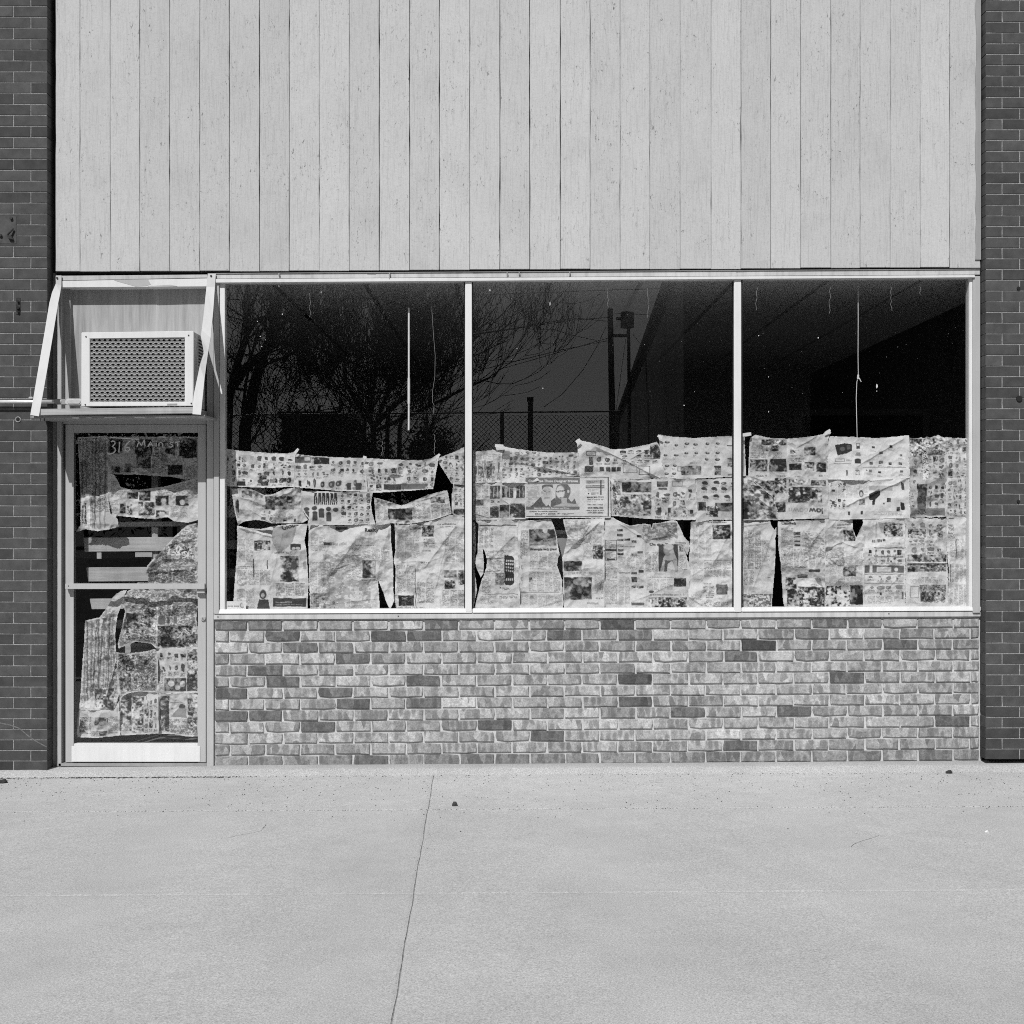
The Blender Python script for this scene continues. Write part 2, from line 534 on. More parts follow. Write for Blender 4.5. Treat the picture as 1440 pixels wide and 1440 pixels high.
# ------------------------------------------------------------------ bricks
def brick_variant(name, L, H, dep, seed, mat_, rag=0.0022, chip=0.25, bev=0.0022):
    """one brick: front face with an uneven outline, worn edge, body behind (local, front at y=0)"""
    r = random.Random(seed)
    hx, hz = L / 2, H / 2
    pts = [(-hx, -hz), (-hx * 0.35, -hz), (hx * 0.3, -hz), (hx, -hz), (hx, 0), (hx, hz), (hx * 0.25, hz), (-hx * 0.4, hz), (-hx, hz), (-hx, 0)]
    out = []
    for i, (x, z) in enumerate(pts):
        dx, dz = r.uniform(-rag, rag), r.uniform(-rag, rag)
        if i in (0, 3, 5, 8) and r.random() < chip:
            c = r.uniform(0.0012, 0.0048)
            dx -= math.copysign(c, x); dz -= math.copysign(c * 0.7, z)
        out.append((x + dx, z + dz))
    n = len(out)
    vs = [(x * (1 - bev * 2.2 / hx), 0.0, z * (1 - bev * 1.6 / hz)) for x, z in out]
    vs += [(x, bev, z) for x, z in out]
    vs += [(x, dep, z) for x, z in out]
    fs = [tuple(range(n))]
    for a in (0, n):
        for i in range(n):
            j = (i + 1) % n
            fs.append((a + i, a + n + i, a + n + j, a + j))
    m = MB(); m.add(vs, fs)
    return m.mesh(name, mat_)

def put_brick(me, parent, p, sx, tone, seed, sz=1.0):
    o = bpy.data.objects.new("brick", me)
    COL.objects.link(o)
    o.parent = parent
    o.location = Vector(p) - Vector(parent.location)
    o.scale = (sx, 1, sz)
    o["tone"] = tone
    o["seed"] = seed
    return o

def lerp(a, b, t): return a + (b - a) * t

wall = thing("brick_wall", "low wall of mottled pale bricks under the three shop windows", "brick wall", (W(840, 1075, 0).x, 0, 0.04))
MB().quad([(300.5, 1083), (1380, 1073), (1380, 862), (300.5, 866)], 0.0, 0.20).build("mortar", M['mortar'], wall)
VL, VH = 0.2005, 0.0565
full = [brick_variant("brick", VL, VH, 0.05, 100 + i, M['brick'], 0.0028, 0.4) for i in range(12)]
half = [brick_variant("brick", 0.087, VH, 0.05, 200 + i, M['brick'], 0.0028, 0.4) for i in range(5)]
# dark bricks the photograph singles out: (px, py, tone)
DARK = [(382, 897, .13), (393, 941, .17), (385, 1006, .15), (455, 972, .17), (545, 895, .12), (600, 896, .15), (1067, 905, .07), (893, 955, .09),
        (870, 878, .10), (795, 890, .15), (690, 1018, .12), (500, 988, .14), (590, 988, .17), (596, 958, .14), (1115, 1000, .14), (1180, 950, .14),
        (1330, 1013, .14), (1040, 1048, .15), (870, 986, .12), (318, 972, .15), (345, 1008, .15), (318, 878, .2), (370, 879, .2), (525, 1072, .15),
        (1060, 925, .17), (1145, 877, .18), (760, 1030, .15), (930, 905, .2), (640, 878, .2), (1150, 895, .2), (1220, 875, .2), (1120, 985, .2)]
LIGHT = [(313, 988, .5), (313, 905, .48), (1369, 1012, .5), (735, 940, .44), (640, 987, .45), (1062, 972, .44), (1020, 1030, .46), (1140, 987, .44), (1170, 890, .44)]
rowL = [872.7] + [887 + 16.0 * i for i in range(12)] + [1079.5]
rowR = [869.2, 882.6, 897.9, 912.9, 928.3, 943.3, 959.3, 974.6, 990, 1005.6, 1021.6, 1037, 1052.9, 1069.2]
for rI in range(13):
    odd = rI % 2 == 0
    xs = [301.2]
    x = 348 if odd else 323
    while x < 1372:
        xs.append(x + rng.uniform(-1.0, 1.0)); x += 49.6
    if 1377.5 - xs[-1] < 8: xs.pop()
    xs.append(1377.8)
    for i in range(len(xs) - 1):
        xa, xb = xs[i], xs[i + 1]
        cx = (xa + xb) / 2
        tt = (cx - 301) / 1077
        ya = lerp(rowL[rI], rowR[rI], tt); yb = lerp(rowL[rI + 1], rowR[rI + 1], tt)
        cy = (ya + yb) / 2
        wpx, hpx = (xb - xa) - 2.5, (yb - ya) - 2.4
        tone = rng.choice([.33, .36, .31, .39, .29, .37, .35, .41, .27, .33])
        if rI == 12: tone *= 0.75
        if rng.random() < 0.025: tone = rng.uniform(0.13, 0.2)
        for (dx, dy, tv) in DARK:
            if abs(dx - cx) < (xb - xa) / 2 and abs(dy - cy) < 8: tone = tv
        for (dx, dy, tv) in LIGHT:
            if abs(dx - cx) < (xb - xa) / 2 and abs(dy - cy) < 8: tone = tv
        small = (xb - xa) < 36
        me = rng.choice(half if small else full)
        base = 0.087 if small else VL
        p = W(cx, cy, -0.0100)
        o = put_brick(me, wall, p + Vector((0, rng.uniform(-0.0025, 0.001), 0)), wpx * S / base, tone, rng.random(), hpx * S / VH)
        o.rotation_euler = (0, rng.uniform(-0.006, 0.006), 0)

# piers of dark face brick on both sides
PY = -0.11
pfull = [brick_variant("brick", 0.2, 0.060, 0.10, 300 + i, M['brickdark'], 0.0006, 0.06, 0.0014) for i in range(6)]
phalf = [brick_variant("brick", 0.1, 0.060, 0.10, 340 + i, M['brickdark'], 0.0006, 0.06, 0.0014) for i in range(3)]
def pier(label, side):
    t = thing("brick_pier", label, "brick pier", (W(-30 if side < 0 else 1470, 1083, PY).x, PY, 0.02))
    if side < 0:
        xi, xo, pitch, y0, ybot = 66.5, -430.0, 15.38, 254.5, 1083.5
    else:
        xi, xo, pitch, y0, ybot = 1386.0, 1880.0, 15.13, 242.8, 1068.5
    acc_ = 0.0103 if side < 0 else 0.0045
    def yk(k): return y0 + k * pitch - (acc_ * k * k / 2 if k > 0 else 0)
    n0 = int(round((y0 + 150) / pitch))
    rows = []
    k = -n0
    while yk(k) < ybot - 4:
        rows.append(k); k += 1
    ytop = yk(rows[0])
    core = MB()
    if side < 0: core.rect(xo, ytop, xi - 0.9, ybot - 1, PY + 0.0025, 0.25)
    else: core.rect(xi + 0.9, ytop, xo, ybot - 1, PY + 0.0025, 0.25)
    core.build("mortar", M['mortardark'], t)
    rest = MB()
    for k in rows:
        ya = yk(k) + 0.55; yb = min(yk(k + 1) - 0.55, ybot)
        half_first = (k % 2 == 0) if side > 0 else (k % 2 != 0)
        # row parity read from the photograph: header at the inner edge on every other course
        if side > 0: half_first = (k % 2 != 0)
        L1 = 23.3 if half_first else 48.0
        edges = [0.0, L1]
        while edges[-1] < abs(xo - xi) - 30: edges.append(edges[-1] + 48.3)
        edges.append(abs(xo - xi))
        for i in range(len(edges) - 1):
            a = edges[i] + (0.0 if i == 0 else 0.6); b = edges[i + 1] - 0.6
            if b - a < 4: continue
            xa, xb = (xi - b, xi - a) if side < 0 else (xi + a, xi + b)
            inview = xb > -2 and xa < 1442 and yb > -2
            tone = 0.074 * rng.choice([.78, .88, .95, 1, 1, 1.05, 1.12, 1.2])
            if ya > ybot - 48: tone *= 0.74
            c = W((xa + xb) / 2, (ya + yb) / 2, PY)
            if inview:
                sm = (b - a) < 36
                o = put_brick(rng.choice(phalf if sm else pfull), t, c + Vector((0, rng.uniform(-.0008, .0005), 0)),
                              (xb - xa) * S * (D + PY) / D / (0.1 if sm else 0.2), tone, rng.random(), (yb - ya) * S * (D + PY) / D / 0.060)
            else:
                rest.rect(xa, ya, xb, yb, PY, PY + 0.08)
    if side < 0:                                         # old pale scratch across the lowest courses
        sc_ = MB(); pth = [(-6, 1015.5), (14, 1019.5), (27, 1024), (40, 1035), (52, 1043), (66, 1050.5)]
        for q in range(len(pth) - 1):
            (ax_, ay_), (bx_, by_) = pth[q], pth[q + 1]
            sc_.quad([(ax_, ay_ + 1.2), (bx_, by_ + .9), (bx_, by_ - .7), (ax_, ay_ - .9)], PY - 0.0016, PY - 0.0004)
        sc_.build("scratch", simple("pale_scratch", 0.15, 0.9, 0.1, 0.4, 60), t)
    ob = rest.build("brickwork", simple("far_dark_brick", 0.088, 0.8, 0.25, 0.15, 12), t)
    ob["kind"] = "stuff"
    return t
pier("dark brick pier left of the door with the pipe crossing it", -1)
pier("dark brick pier beside the right end of the windows", 1)

# ------------------------------------------------------------------ siding
sid = thing("wood_siding", "pale vertical rough sawn board siding above the door and windows", "siding", (W(728, 380, 0).x, 0, CZ + 340 * S))
JX = [78, 112.5, 155, 196.5, 238.5, 281, 322.5, 365, 407, 449, 491, 533.5, 576, 618, 660.5, 703, 745, 788, 830, 872, 914, 956.5, 1000, 1042, 1084, 1126,
      1168.5, 1209.5, 1252, 1294, 1335.5, 1379]
SY = -0.040
for i in range(len(JX) - 1):
    a, b = JX[i], JX[i + 1]
    sheet = (i + 0) // 6
    yb0 = lerp(381.6, 375.5, (a - 78) / 1300) + (0.7 if sheet % 2 else 0) + rng.uniform(-0.4, 0.4)
    fr = SY + rng.uniform(-0.002, 0.002) - (0.003 if i in (5, 6) else 0)
    g = rng.choice([0.35, 0.5, 0.6, 0.9])
    nseg = 22
    yv = [lerp(yb0, -130, q / nseg) for q in range(nseg + 1)]
    wob = lambda: g * 0.5 + rng.choice([-.12, -.05, 0, 0, .05, .2, .45])
    le = [(a + wob(), y_) for y_ in yv]; re = [(b - wob(), y_) for y_ in yv]
    m = MB().quad(list(reversed(le)) + re, fr, -0.024)
    m.build("siding_board", M['siding'], sid, bevel=0.0015)
MB().rect(77, -130, 1380, 384, -0.021, 0.02).build("backing_board", M['dark'], sid)
trim = MB()
seg = [(1373.4, -130)]
rr = random.Random(5)
for k in range(26): seg.append((1372.5 + rr.uniform(-1.3, 1.0), -100 + k * 18.6))
for k in range(len(seg) - 1):
    trim.quad([(seg[k + 1][0], seg[k + 1][1]), (1379.6, seg[k + 1][1]), (1379.6, seg[k][1]), (seg[k][0], seg[k][1])], -0.0475, -0.043)
trim.build("edge_caulk", M['alu2'], sid)

# the building's mass behind the front
bld = MB()  # unseen roof slab added above the ceiling to keep sky light out
bld.box((-4.2, 0.14, 4.0), (4.2, 8.9, 4.2))
tag(bld.build("sky_block_roof", M['asphalt']), kind="structure")
fw = MB()
x0, x1 = W(70, 0).x, W(1385, 0).x
fw.box((x0 - 0.9, 0.021, CZ + 334 * S), (x1 + 0.9, 0.14, 5.1))
tag(fw.build("upper_wall", M['int_dark']), kind="structure")

# ------------------------------------------------------------------ shop window
win = thing("shop_window", "long three pane shop window with white metal frame above the brick wall", "shop window", (W(840, 865, 0).x, 0, CZ - 145 * S))
MB().quad([(303, 392), (1378, 386.3), (1378, 378.6), (303, 384.8)], -0.030, 0.04).build("header_flashing", M['white_old'], win, bevel=0.0015)
MB().quad([(303, 397.7), (1371, 390.3), (1371, 386.8), (303, 392.4)], -0.046, 0.05).build("header", M['white'], win, bevel=0.002)
MB().quad([(303, 384.8), (1378, 378.6), (1378, 377.9), (303, 384.0)], -0.037, 0.02).build("drip_edge", M['alu2'], win)
gr = MB()
for k in range(16):                                   # dirt and old sealant on the flashing
    x = rr.uniform(310, 1360); y = lerp(384.8, 378.6, (x - 303) / 1075)
    w_, h_ = rr.uniform(2, 16), rr.uniform(0.8, 2.4)
    gr.quad([(x, y + h_), (x + w_, y + h_ * rr.uniform(.6, 1.1)), (x + w_, y + 0.2), (x, y + 0.2)], -0.0315, -0.0302)
for x, hgt in ((547.5, 9), (713, 7), (730, 4), (801, 6), (392, 4)):
    y = lerp(384.8, 378.6, (x - 303) / 1075)
    gr.quad([(x - 0.5, y + hgt), (x + 0.7, y + hgt), (x + 1.0, y), (x - 0.7, y)], -0.0475, -0.0302)
gr.build("old_sealant", M['alu2'], win)
# sill: sloping upper face and lower apron
sl = MB()
for (xa, xb, da, db) in ((301, 664, 0, 1.4), (664.6, 1043, 1.4, 2.9), (1043.6, 1379, 2.9, 4.2)):
    fr = [W(xa, 863.2 - da, -0.030), W(xb, 863.2 - db, -0.030), W(xb, 857.2 - db, -0.022), W(xa, 857.2 - da, -0.022)]
    bk = [Vector((p.x, 0.06, p.z)) for p in fr]
    sl.prism(fr, bk)
sl.build("sill", M['white'], win, bevel=0.0015)
MB().quad([(300.5, 871.6), (1379, 867.4), (1379, 859.3), (300.5, 863.6)], -0.022, 0.05).build("sill_apron", M['white_old'], win, bevel=0.003)
MB().rect(300.5, 398, 308.0, 863, -0.030, 0.06).build("jamb", M['alu'], win, bevel=0.002)
MB().rect(308.9, 398, 316.2, 858, -0.018, 0.05).build("glazing_stop", M['white'], win, bevel=0.002)
MB().rect(307.0, 398, 310, 858, -0.012, 0.05).build("gasket", M['rubber'], win)
MB().rect(1368.2, 388, 1378.5, 862, -0.034, 0.06).build("jamb", M['alu'], win, bevel=0.002)
MB().rect(1363.2, 390, 1367.6, 855, -0.022, 0.05).build("glazing_stop", M['white'], win, bevel=0.002)
for (xa, xb, yt) in ((654.2, 663.6, 395.5), (1032.4, 1042.4, 392.8)):
    mm = MB().rect(xa, yt, xb, 861, -0.030, 0.045).build("mullion", M['white'], win, bevel=0.003)
    MB().rect(xb + 0.3, yt, xb + 1.6, 858, -0.008, 0.04).build("gasket", M['rubber'], mm)
    MB().rect(xa - 1.4, yt, xa - 0.4, 858, -0.008, 0.04).build("gasket", M['rubber'], mm)
scr = MB()
for y in (415, 464, 512, 575, 667, 704, 730, 790, 850):
    c = W(308.6, y, -0.0185); scr.box((c.x - .0025, c.y - .002, c.z - .0025), (c.x + .0025, c.y + .004, c.z + .0025))
for x, y in ((306.5, 867.5), (560, 866.5), (1250, 863.0)):
    c = W(x, y, -0.0225); scr.box((c.x - .003, c.y - .002, c.z - .003), (c.x + .003, c.y + .004, c.z + .003))
scr.build("screw", M['rust'], win)
PANES = ((316, 654.4), (663.5, 1032.6), (1042.3, 1363.4))
def glass_box(name, parent, xa, ya, xb, yb, y):
    return MB().rect(xa, ya, xb, yb, y, y + 0.005).build(name, M['glass'], parent)
for xa, xb in PANES:
    glass_box("glass_pane", win, xa - 1.5, 388, xb + 1.5, 862, 0.0)
# specks and drips of white paint on the glass
spk = MB()
def blob(px, py, r, st=1.0, y=-0.0012):
    n = 6
    c = W(px, py, y)
    ring = [(c.x + math.cos(2 * math.pi * k / n) * r * S * rr.uniform(.6, 1.2), y, c.z + math.sin(2 * math.pi * k / n) * r * S * st * rr.uniform(.6, 1.2)) for k in range(n)]
    spk.prism(ring, [(p[0], y + 0.001, p[2]) for p in ring])
for k in range(95):
    xa, xb = rr.choice(PANES)
    blob(rr.uniform(xa + 4, xb - 4), rr.triangular(400, 612, 480), rr.choice([.16, .18, .22, .22, .34]), rr.choice([1, 1, 1.6]))
for (x, y, r, st) in ((773.5, 427, 1.0, 3.2), (689, 408, 1.2, 1.2), (1233, 543, 1.4, 2.2), (1233, 550, .8, 1), (451.5, 411, .6, 3), (457, 404, .8, 1), (557, 406, .6, 1.4),
                      (763.5, 546, .7, 1.6), (727, 490, .6, 1.2), (962, 570, 1.2, .6), (1150.5, 475, .9, 1.6), (1067, 472, .8, 1), (1081, 530, .5, 2), (1081, 579, .5, 2.4),
                      (366, 473, .8, .8), (368, 487, 1.2, .5), (373, 478, .6, 1), (392, 402.5, 1.6, 1.1), (362, 452, .6, 1.3), (397, 442, .6, 2.2)):
    blob(x, y, r, st)
spk.build("paint_speck", M['paint_spot'], win)
drp = MB()
for (x, ya, yb) in ((1064, 397, 436), (1167, 401, 441), (1253, 397, 437), (1294, 400, 414), (855, 400, 432), (911, 404, 447), (436, 412, 446), (611, 610, 640), (537, 620, 640)):
    pts = [W(x + rr.uniform(-1.4, 1.4), lerp(ya, yb, k / 9), -0.0012) for k in range(10)]
    drp.tube(pts, 0.0011, 4)
drp.build("paint_drip", M['cordgrey'], win)

# ------------------------------------------------------------------ door frame and door
dfr = thing("door_frame", "door frame with plywood panel above the glass door", "door frame", (W(185, 1080, 0).x, 0, 0.03))
MB().quad([(78, 394.8), (291.5, 390.6), (291.5, 386.0), (78, 387.8)], -0.030, 0.05).build("header_flashing", M['white_old'], dfr, bevel=0.0015)
MB().quad([(80, 404.5), (303, 403.0), (303, 391.2), (80, 395.2)], -0.036, 0.06).build("header", M['white'], dfr, bevel=0.002)
pe = MB()                                              # peeled patch on the white header
pe.add([W(x, y, -0.0372) for x, y in ((159, 393.5), (208, 392.6), (212, 400), (205, 402), (190, 402.6), (166, 396))], [(0, 1, 2, 3, 4, 5)])
pe.add([W(x, y, -0.0372) for x, y in ((208, 402.4), (240, 400.4), (250, 402.6), (210, 403.8))], [(0, 1, 2, 3)])
pe.build("peeled_patch", M['alu'], dfr)
MB().rect(73, 384, 79.6, 1078, 0.004, 0.10).build("jamb_caulk", M['alu2'], dfr)
MB().rect(79.6, 404, 86.0, 1078, -0.012, 0.10).build("jamb", M['alu'], dfr, bevel=0.002)
MB().rect(86.0, 404, 88.8, 1076, 0.014, 0.10).build("door_stop", M['alu2'], dfr)
MB().rect(290.6, 386, 300.3, 1080, -0.020, 0.10).build("jamb", M['alu'], dfr, bevel=0.002)
MB().rect(88.8, 586, 290.6, 596.0, -0.006, 0.09).build("head_rail", M['alu'], dfr, bevel=0.002)
MB().rect(86.2, 404, 290.6, 592, 0.055, 0.075).build("transom_panel", M['ply'], dfr)
MB().rect(88.8, 404, 99, 588, 0.030, 0.054).build("panel_stop", M['ply'], dfr)
MB().rect(82, 1073.5, 290.6, 1077.5, -0.012, 0.10).build("threshold", M['alu2'], dfr, bevel=0.001)

door = thing("shop_door", "narrow glass door covered inside with crumpled newspaper and a push bar", "door", (W(190, 1073, 0).x, 0, 0.05))
MB().rect(92.0, 596.6, 103.6, 1072.2, 0.0, 0.045).build("stile", M['alu'], door, bevel=0.002)
MB().rect(278.2, 596.6, 289.6, 1072.2, 0.0, 0.045).build("stile", M['alu'], door, bevel=0.002)
MB().rect(103.6, 596.6, 278.2, 608.3, 0.002, 0.045).build("top_rail", M['alu'], door, bevel=0.002)
MB().rect(103.6, 1045.8, 278.2, 1071.6, 0.003, 0.045).build("bottom_rail", M['white'], door, bevel=0.002)
MB().rect(100.5, 1049.0, 281.3, 1071.4, -0.004, 0.0).build("kick_plate", M['white'], door, bevel=0.0015)
dglass = glass_box("glass_pane", door, 102.8, 607.4, 279, 1046.6, 0.020)
MB().rect(103.4, 608.3, 105.0, 1045.8, 0.012, 0.03).build("gasket", M['rubber'], door)
bar = MB().rect(91.5, 820.6, 287.6, 828.6, -0.050, -0.036).build("push_bar", M['alu'], door, bevel=0.002)
MB().rect(276.4, 821.0, 288.2, 834.6, -0.034, 0.0).build("bar_bracket", M['alu'], bar, bevel=0.003)
MB().rect(92.0, 821.0, 102, 828.2, -0.034, 0.0).build("bar_bracket", M['alu'], bar, bevel=0.003)
c = W(96.3, 824.0, -0.0505)
MB().box((c.x - .003, c.y - .001, c.z - .003), (c.x + .003, c.y + .004, c.z + .003)).build("screw", M['rust'], bar)
c = W(285.8, 869.5, 0)
lk = MB().tube([c + Vector((0, -0.012, 0)), c + Vector((0, 0.002, 0))], 0.0145, 18).build("lock_cylinder", M['zinc'], door, bevel=0.002)
MB().tube([c + Vector((0, -0.0145, 0)), c + Vector((0, -0.0115, 0))], 0.007, 12).build("key_plug", M['alu2'], lk)
MB().box((c.x - .001, c.y - .0155, c.z - .005), (c.x + .001, c.y - .0146, c.z + .005)).build("keyhole", M['rubber'], lk)
# hand-drawn address on the glass
let = MB()
def uv(u, v): return (50 + u / 5.143, 580 + v / 5.143)
strokes = [[(545, 212), (560, 205), (575, 212), (574, 228), (555, 245), (572, 255), (578, 275), (562, 293), (540, 300), (522, 298)],
           [(608, 212), (605, 250), (602, 290)],
           [(684, 205), (662, 222), (646, 250), (650, 274), (668, 280), (682, 268), (676, 252), (655, 254)],
           [(733, 250), (748, 208), (765, 240), (786, 196), (792, 245)], [(812, 248), (832, 212), (850, 245)], [(820, 234), (846, 232)],
           [(873, 222), (872, 246)], [(873, 205), (875, 211)], [(892, 246), (893, 222), (908, 216), (918, 224), (920, 246)],
           [(997, 216), (980, 214), (972, 224), (988, 234), (992, 244), (975, 250), (964, 246)], [(1012, 216), (1042, 210)], [(1028, 214), (1026, 246)],
           [(545, 180), (600, 184), (650, 186), (700, 190), (750, 192)]]
for s_ in strokes:
    pts = []
    for i in range(len(s_) - 1):
        for k in range(4): pts.append(uv(lerp(s_[i][0], s_[i + 1][0], k / 4), lerp(s_[i][1], s_[i + 1][1], k / 4)))
    pts.append(uv(*s_[-1]))
    let.tube([W(x + rr.uniform(-.12, .12), y + rr.uniform(-.12, .12), 0.0185) for x, y in pts], [rr.uniform(0.0030, 0.0046) for _ in pts], 5)
let.build("handwritten_address", M['chalk'], door)

# ------------------------------------------------------------------ air conditioner, its shelf and the pipe
AY = -0.355
ac = thing("air_conditioner", "white box air conditioner with wire mesh front resting on the shelf above the door", "air conditioner", W(193, 574, -0.15))
def ring(mb, outer, inner, y0, y1):
    fo = [W(a, b, y0) for a, b in outer]; fi = [W(a, b, y0) for a, b in inner]
    bo = [Vector((p.x, y1, p.z)) for p in fo]; bi = [Vector((p.x, y1, p.z)) for p in fi]
    vs = fo + fi + bo + bi
    fs = []
    for i in range(4):
        j = (i + 1) % 4
        fs += [(i, j, 4 + j, 4 + i), (8 + j, 8 + i, 12 + i, 12 + j), (j, i, 8 + i, 8 + j), (4 + i, 4 + j, 12 + j, 12 + i)]
    mb.add(vs, fs)
out4 = [(114.2, 571.4), (271.6, 571.0), (272.2, 465.2), (114.4, 467.4)]
in4 = [(126.6, 565.6), (259.8, 565.2), (259.8, 474.8), (126.4, 476.4)]
fr_ = MB(); ring(fr_, out4, in4, AY, AY + 0.016)
fr_.build("front_frame", M['white'], ac, bevel=0.0025)
cas = MB()
inset = [(115.2, 571), (270.8, 570.6), (271.2, 466), (115.4, 468)]
fo = [W(a, b, AY + 0.016) for a, b in inset]
bo = [Vector((p.x, 0.054, p.z)) for p in fo]
cas.add(fo + bo, [(0, 1, 5, 4), (1, 2, 6, 5), (2, 3, 7, 6), (3, 0, 4, 7), (4, 5, 6, 7)])
cas.build("casing", M['white_old'], ac)
fn = MB()
for k in range(46):
    x = lerp(125, 261, k / 45)
    fn.rect(x, 474, x + 0.9, 567, AY + 0.030, AY + 0.05)
fn.rect(122, 470, 264, 570, AY + 0.052, AY + 0.06)
fn.build("condenser_fins", M['fins'], ac)
# expanded metal: rows of slanted strands
gl_ = MB()
pw, ph = 7.55, 4.92
y = 474.0; row = 0
def xm_pt(px, py, dy): return W(px, py, AY + 0.010 + dy)
while y < 568.5:
    off = (row % 2) * pw / 2
    x = 124.0 + off - pw
    while x < 262:
        sl_ = -0.012 * (x - 190) / 70 * 4
        # lower and upper boundary of the opening: two tilted ribbons per cell
        for (xa, ya2, xb, yb2) in ((x, y, x + pw * .22, y), (x + pw * .22, y, x + pw * .5, y + ph * 0.34), (x + pw * .5, y + ph * 0.34, x + pw * .72, y + ph * .34), (x + pw * .72, y + ph * 0.34, x + pw, y)):
            ca, cb = max(xa, 125.5), min(xb, 260.8)
            if cb - ca < 0.2: continue
            f1 = lambda xx: ya2 + (yb2 - ya2) * (xx - xa) / (xb - xa)
            # upper band leans under, lower lip turns out to the light
            for (t0, t1, d0, d1) in ((-0.7, 1.6, -0.003, 0.001), (1.6, 2.8, 0.001, -0.0055)):
                p = [xm_pt(ca, f1(ca) + t1, d1), xm_pt(cb, f1(cb) + t1, d1), xm_pt(cb, f1(cb) + t0, d0), xm_pt(ca, f1(ca) + t0, d0)]
                q = [v_ + Vector((0, 0.0012, -0.0004)) for v_ in p]
                gl_.prism(p, q)
        x += pw
    y += ph; row += 1
gl_.build("mesh_grille", simple("grille_metal", 0.32, 0.5, 0.3, 0.1, 40), ac)
for (x, y) in ((121, 473.5), (265.3, 471.6), (120, 569), (269, 567.2)):
    c = W(x, y, AY)
    MB().tube([c + Vector((0, -0.003, 0)), c + Vector((0, 0.003, 0))], 0.0042, 8).build("screw", M['rust'], ac)
lou = MB()
xr = fo[2].x
for k in range(15):
    z = fo[2].z - 0.035 - k * 0.0185
    lou.box((xr - 0.001, -0.19, z), (xr + 0.003, -0.075, z + 0.008))
lou.build("side_louver", M['rubber'], ac)
np_ = MB().quad([(235, 569.6), (249, 569.4), (249, 567.4), (235, 567.6)], AY - 0.0022, AY)
np_.build("nameplate", M['alu2'], ac)

sh = thing("air_conditioner_shelf", "wooden shelf above the door hung from two slanting straps", "shelf", W(170, 584, -0.2))
a_, b_ = W(56.5, 584.4, -0.375), W(272.5, 581.4, -0.375)
bd = MB()
fr = [W(56.5, 584.2, -0.375), W(272.3, 581.6, -0.375), W(272.3, 572.2, -0.375), W(56.5, 575.0, -0.375)]
bd.prism(fr, [Vector((p.x, 0.05, p.z)) for p in fr])
bd.build("front_board", M['shelfwood'], sh, bevel=0.003)
un = MB()
fr = [W(44, 588.0, -0.355), W(288, 586.2, -0.355), W(288, 583.2, -0.355), W(44, 584.8, -0.355)]
un.prism(fr, [Vector((p.x, 0.0 if True else 0, p.z)) for p in fr])
un.build("under_board", M['alu2'], sh, bevel=0.002)
pl_ = MB()
x = 60.0
while x < 285:
    L_ = rr.uniform(4, 13)
    if rr.random() < (0.35 if x < 180 else 0.9):
        yb_ = lerp(586.8, 585.4, (x - 44) / 244)
        pl_.prism([W(x, yb_ + rr.uniform(.6, 2.4), -0.352), W(x + L_, yb_ + rr.uniform(.6, 2.6), -0.35), W(x + L_, yb_, -0.357), W(x, yb_, -0.357)],
                  [W(x, yb_ + 1.2, -0.345), W(x + L_, yb_ + 1.3, -0.345), W(x + L_, yb_, -0.350), W(x, yb_, -0.350)])
    x += L_
pl_.build("peeling_paint", M['white_old'], sh)
def strap(edges, name):
    vs, fs = [], []
    for (xl, yl, dl, xr_, yr, dr) in edges:
        vs += [W(xl, yl, dl), W(xr_, yr, dr), W(xr_, yr, dr) + Vector((0, .005, 0.001)), W(xl, yl, dl) + Vector((0, .005, 0.001))]
    for i in range(len(edges) - 1):
        a = i * 4
        for k in range(4):
            k2 = (k + 1) % 4
            fs.append((a + k, a + k2, a + 4 + k2, a + 4 + k))
    fs += [(3, 2, 1, 0), tuple(len(vs) - 4 + k for k in range(4))]
    m = MB(); m.add(vs, fs)
    return m.build(name, M['strap'], sh)
s1 = strap([(78.6, 387.4, -.045, 86.4, 387.4, -.045), (78.4, 399, -.050, 86.2, 402, -.05), (73.2, 411, -.075, 84.6, 412, -.075), (69.4, 426, -.105, 81.6, 427, -.105),
            (62.5, 468, -.19, 74.6, 470, -.19), (54, 517, -.28, 66.4, 519, -.28), (47.5, 556, -.35, 59.6, 558, -.35), (42.6, 583.4, -.392, 54.6, 585.4, -.392)], "strap")
s2 = strap([(292.2, 384.6, -.045, 303.4, 384.6, -.045), (290.2, 404, -.058, 302.2, 403, -.058), (286.6, 440, -.135, 299.6, 440, -.13), (283.6, 464, -.185, 296.8, 466, -.185),
            (282.4, 473, -.205, 296.2, 475, -.20), (286.4, 494, -.235, 292.8, 494, -.245), (280.8, 512, -.28, 290.2, 512, -.27), (274.6, 534, -.315, 287.4, 534, -.312),
            (272.2, 558, -.352, 285.0, 558, -.352), (270.6, 582.4, -.392, 282.6, 583.2, -.392)], "strap")
for st, (x, y) in ((s1, (80.5, 391)), (s2, (297, 388.2))):
    c = W(x, y, -0.047)
    MB().tube([c + Vector((0, -0.006, 0)), c + Vector((0, 0.006, 0))], 0.006, 8).build("bolt", M['rust'], st)
dr = MB()
for x in (56.5, 62.5):
    c = W(x, 589, -0.34); dr.tube([c + Vector((0, 0, 0.012)), c + Vector((0, 0, -0.014))], 0.0022, 5)
dr.build("nail", M['rust'], sh)

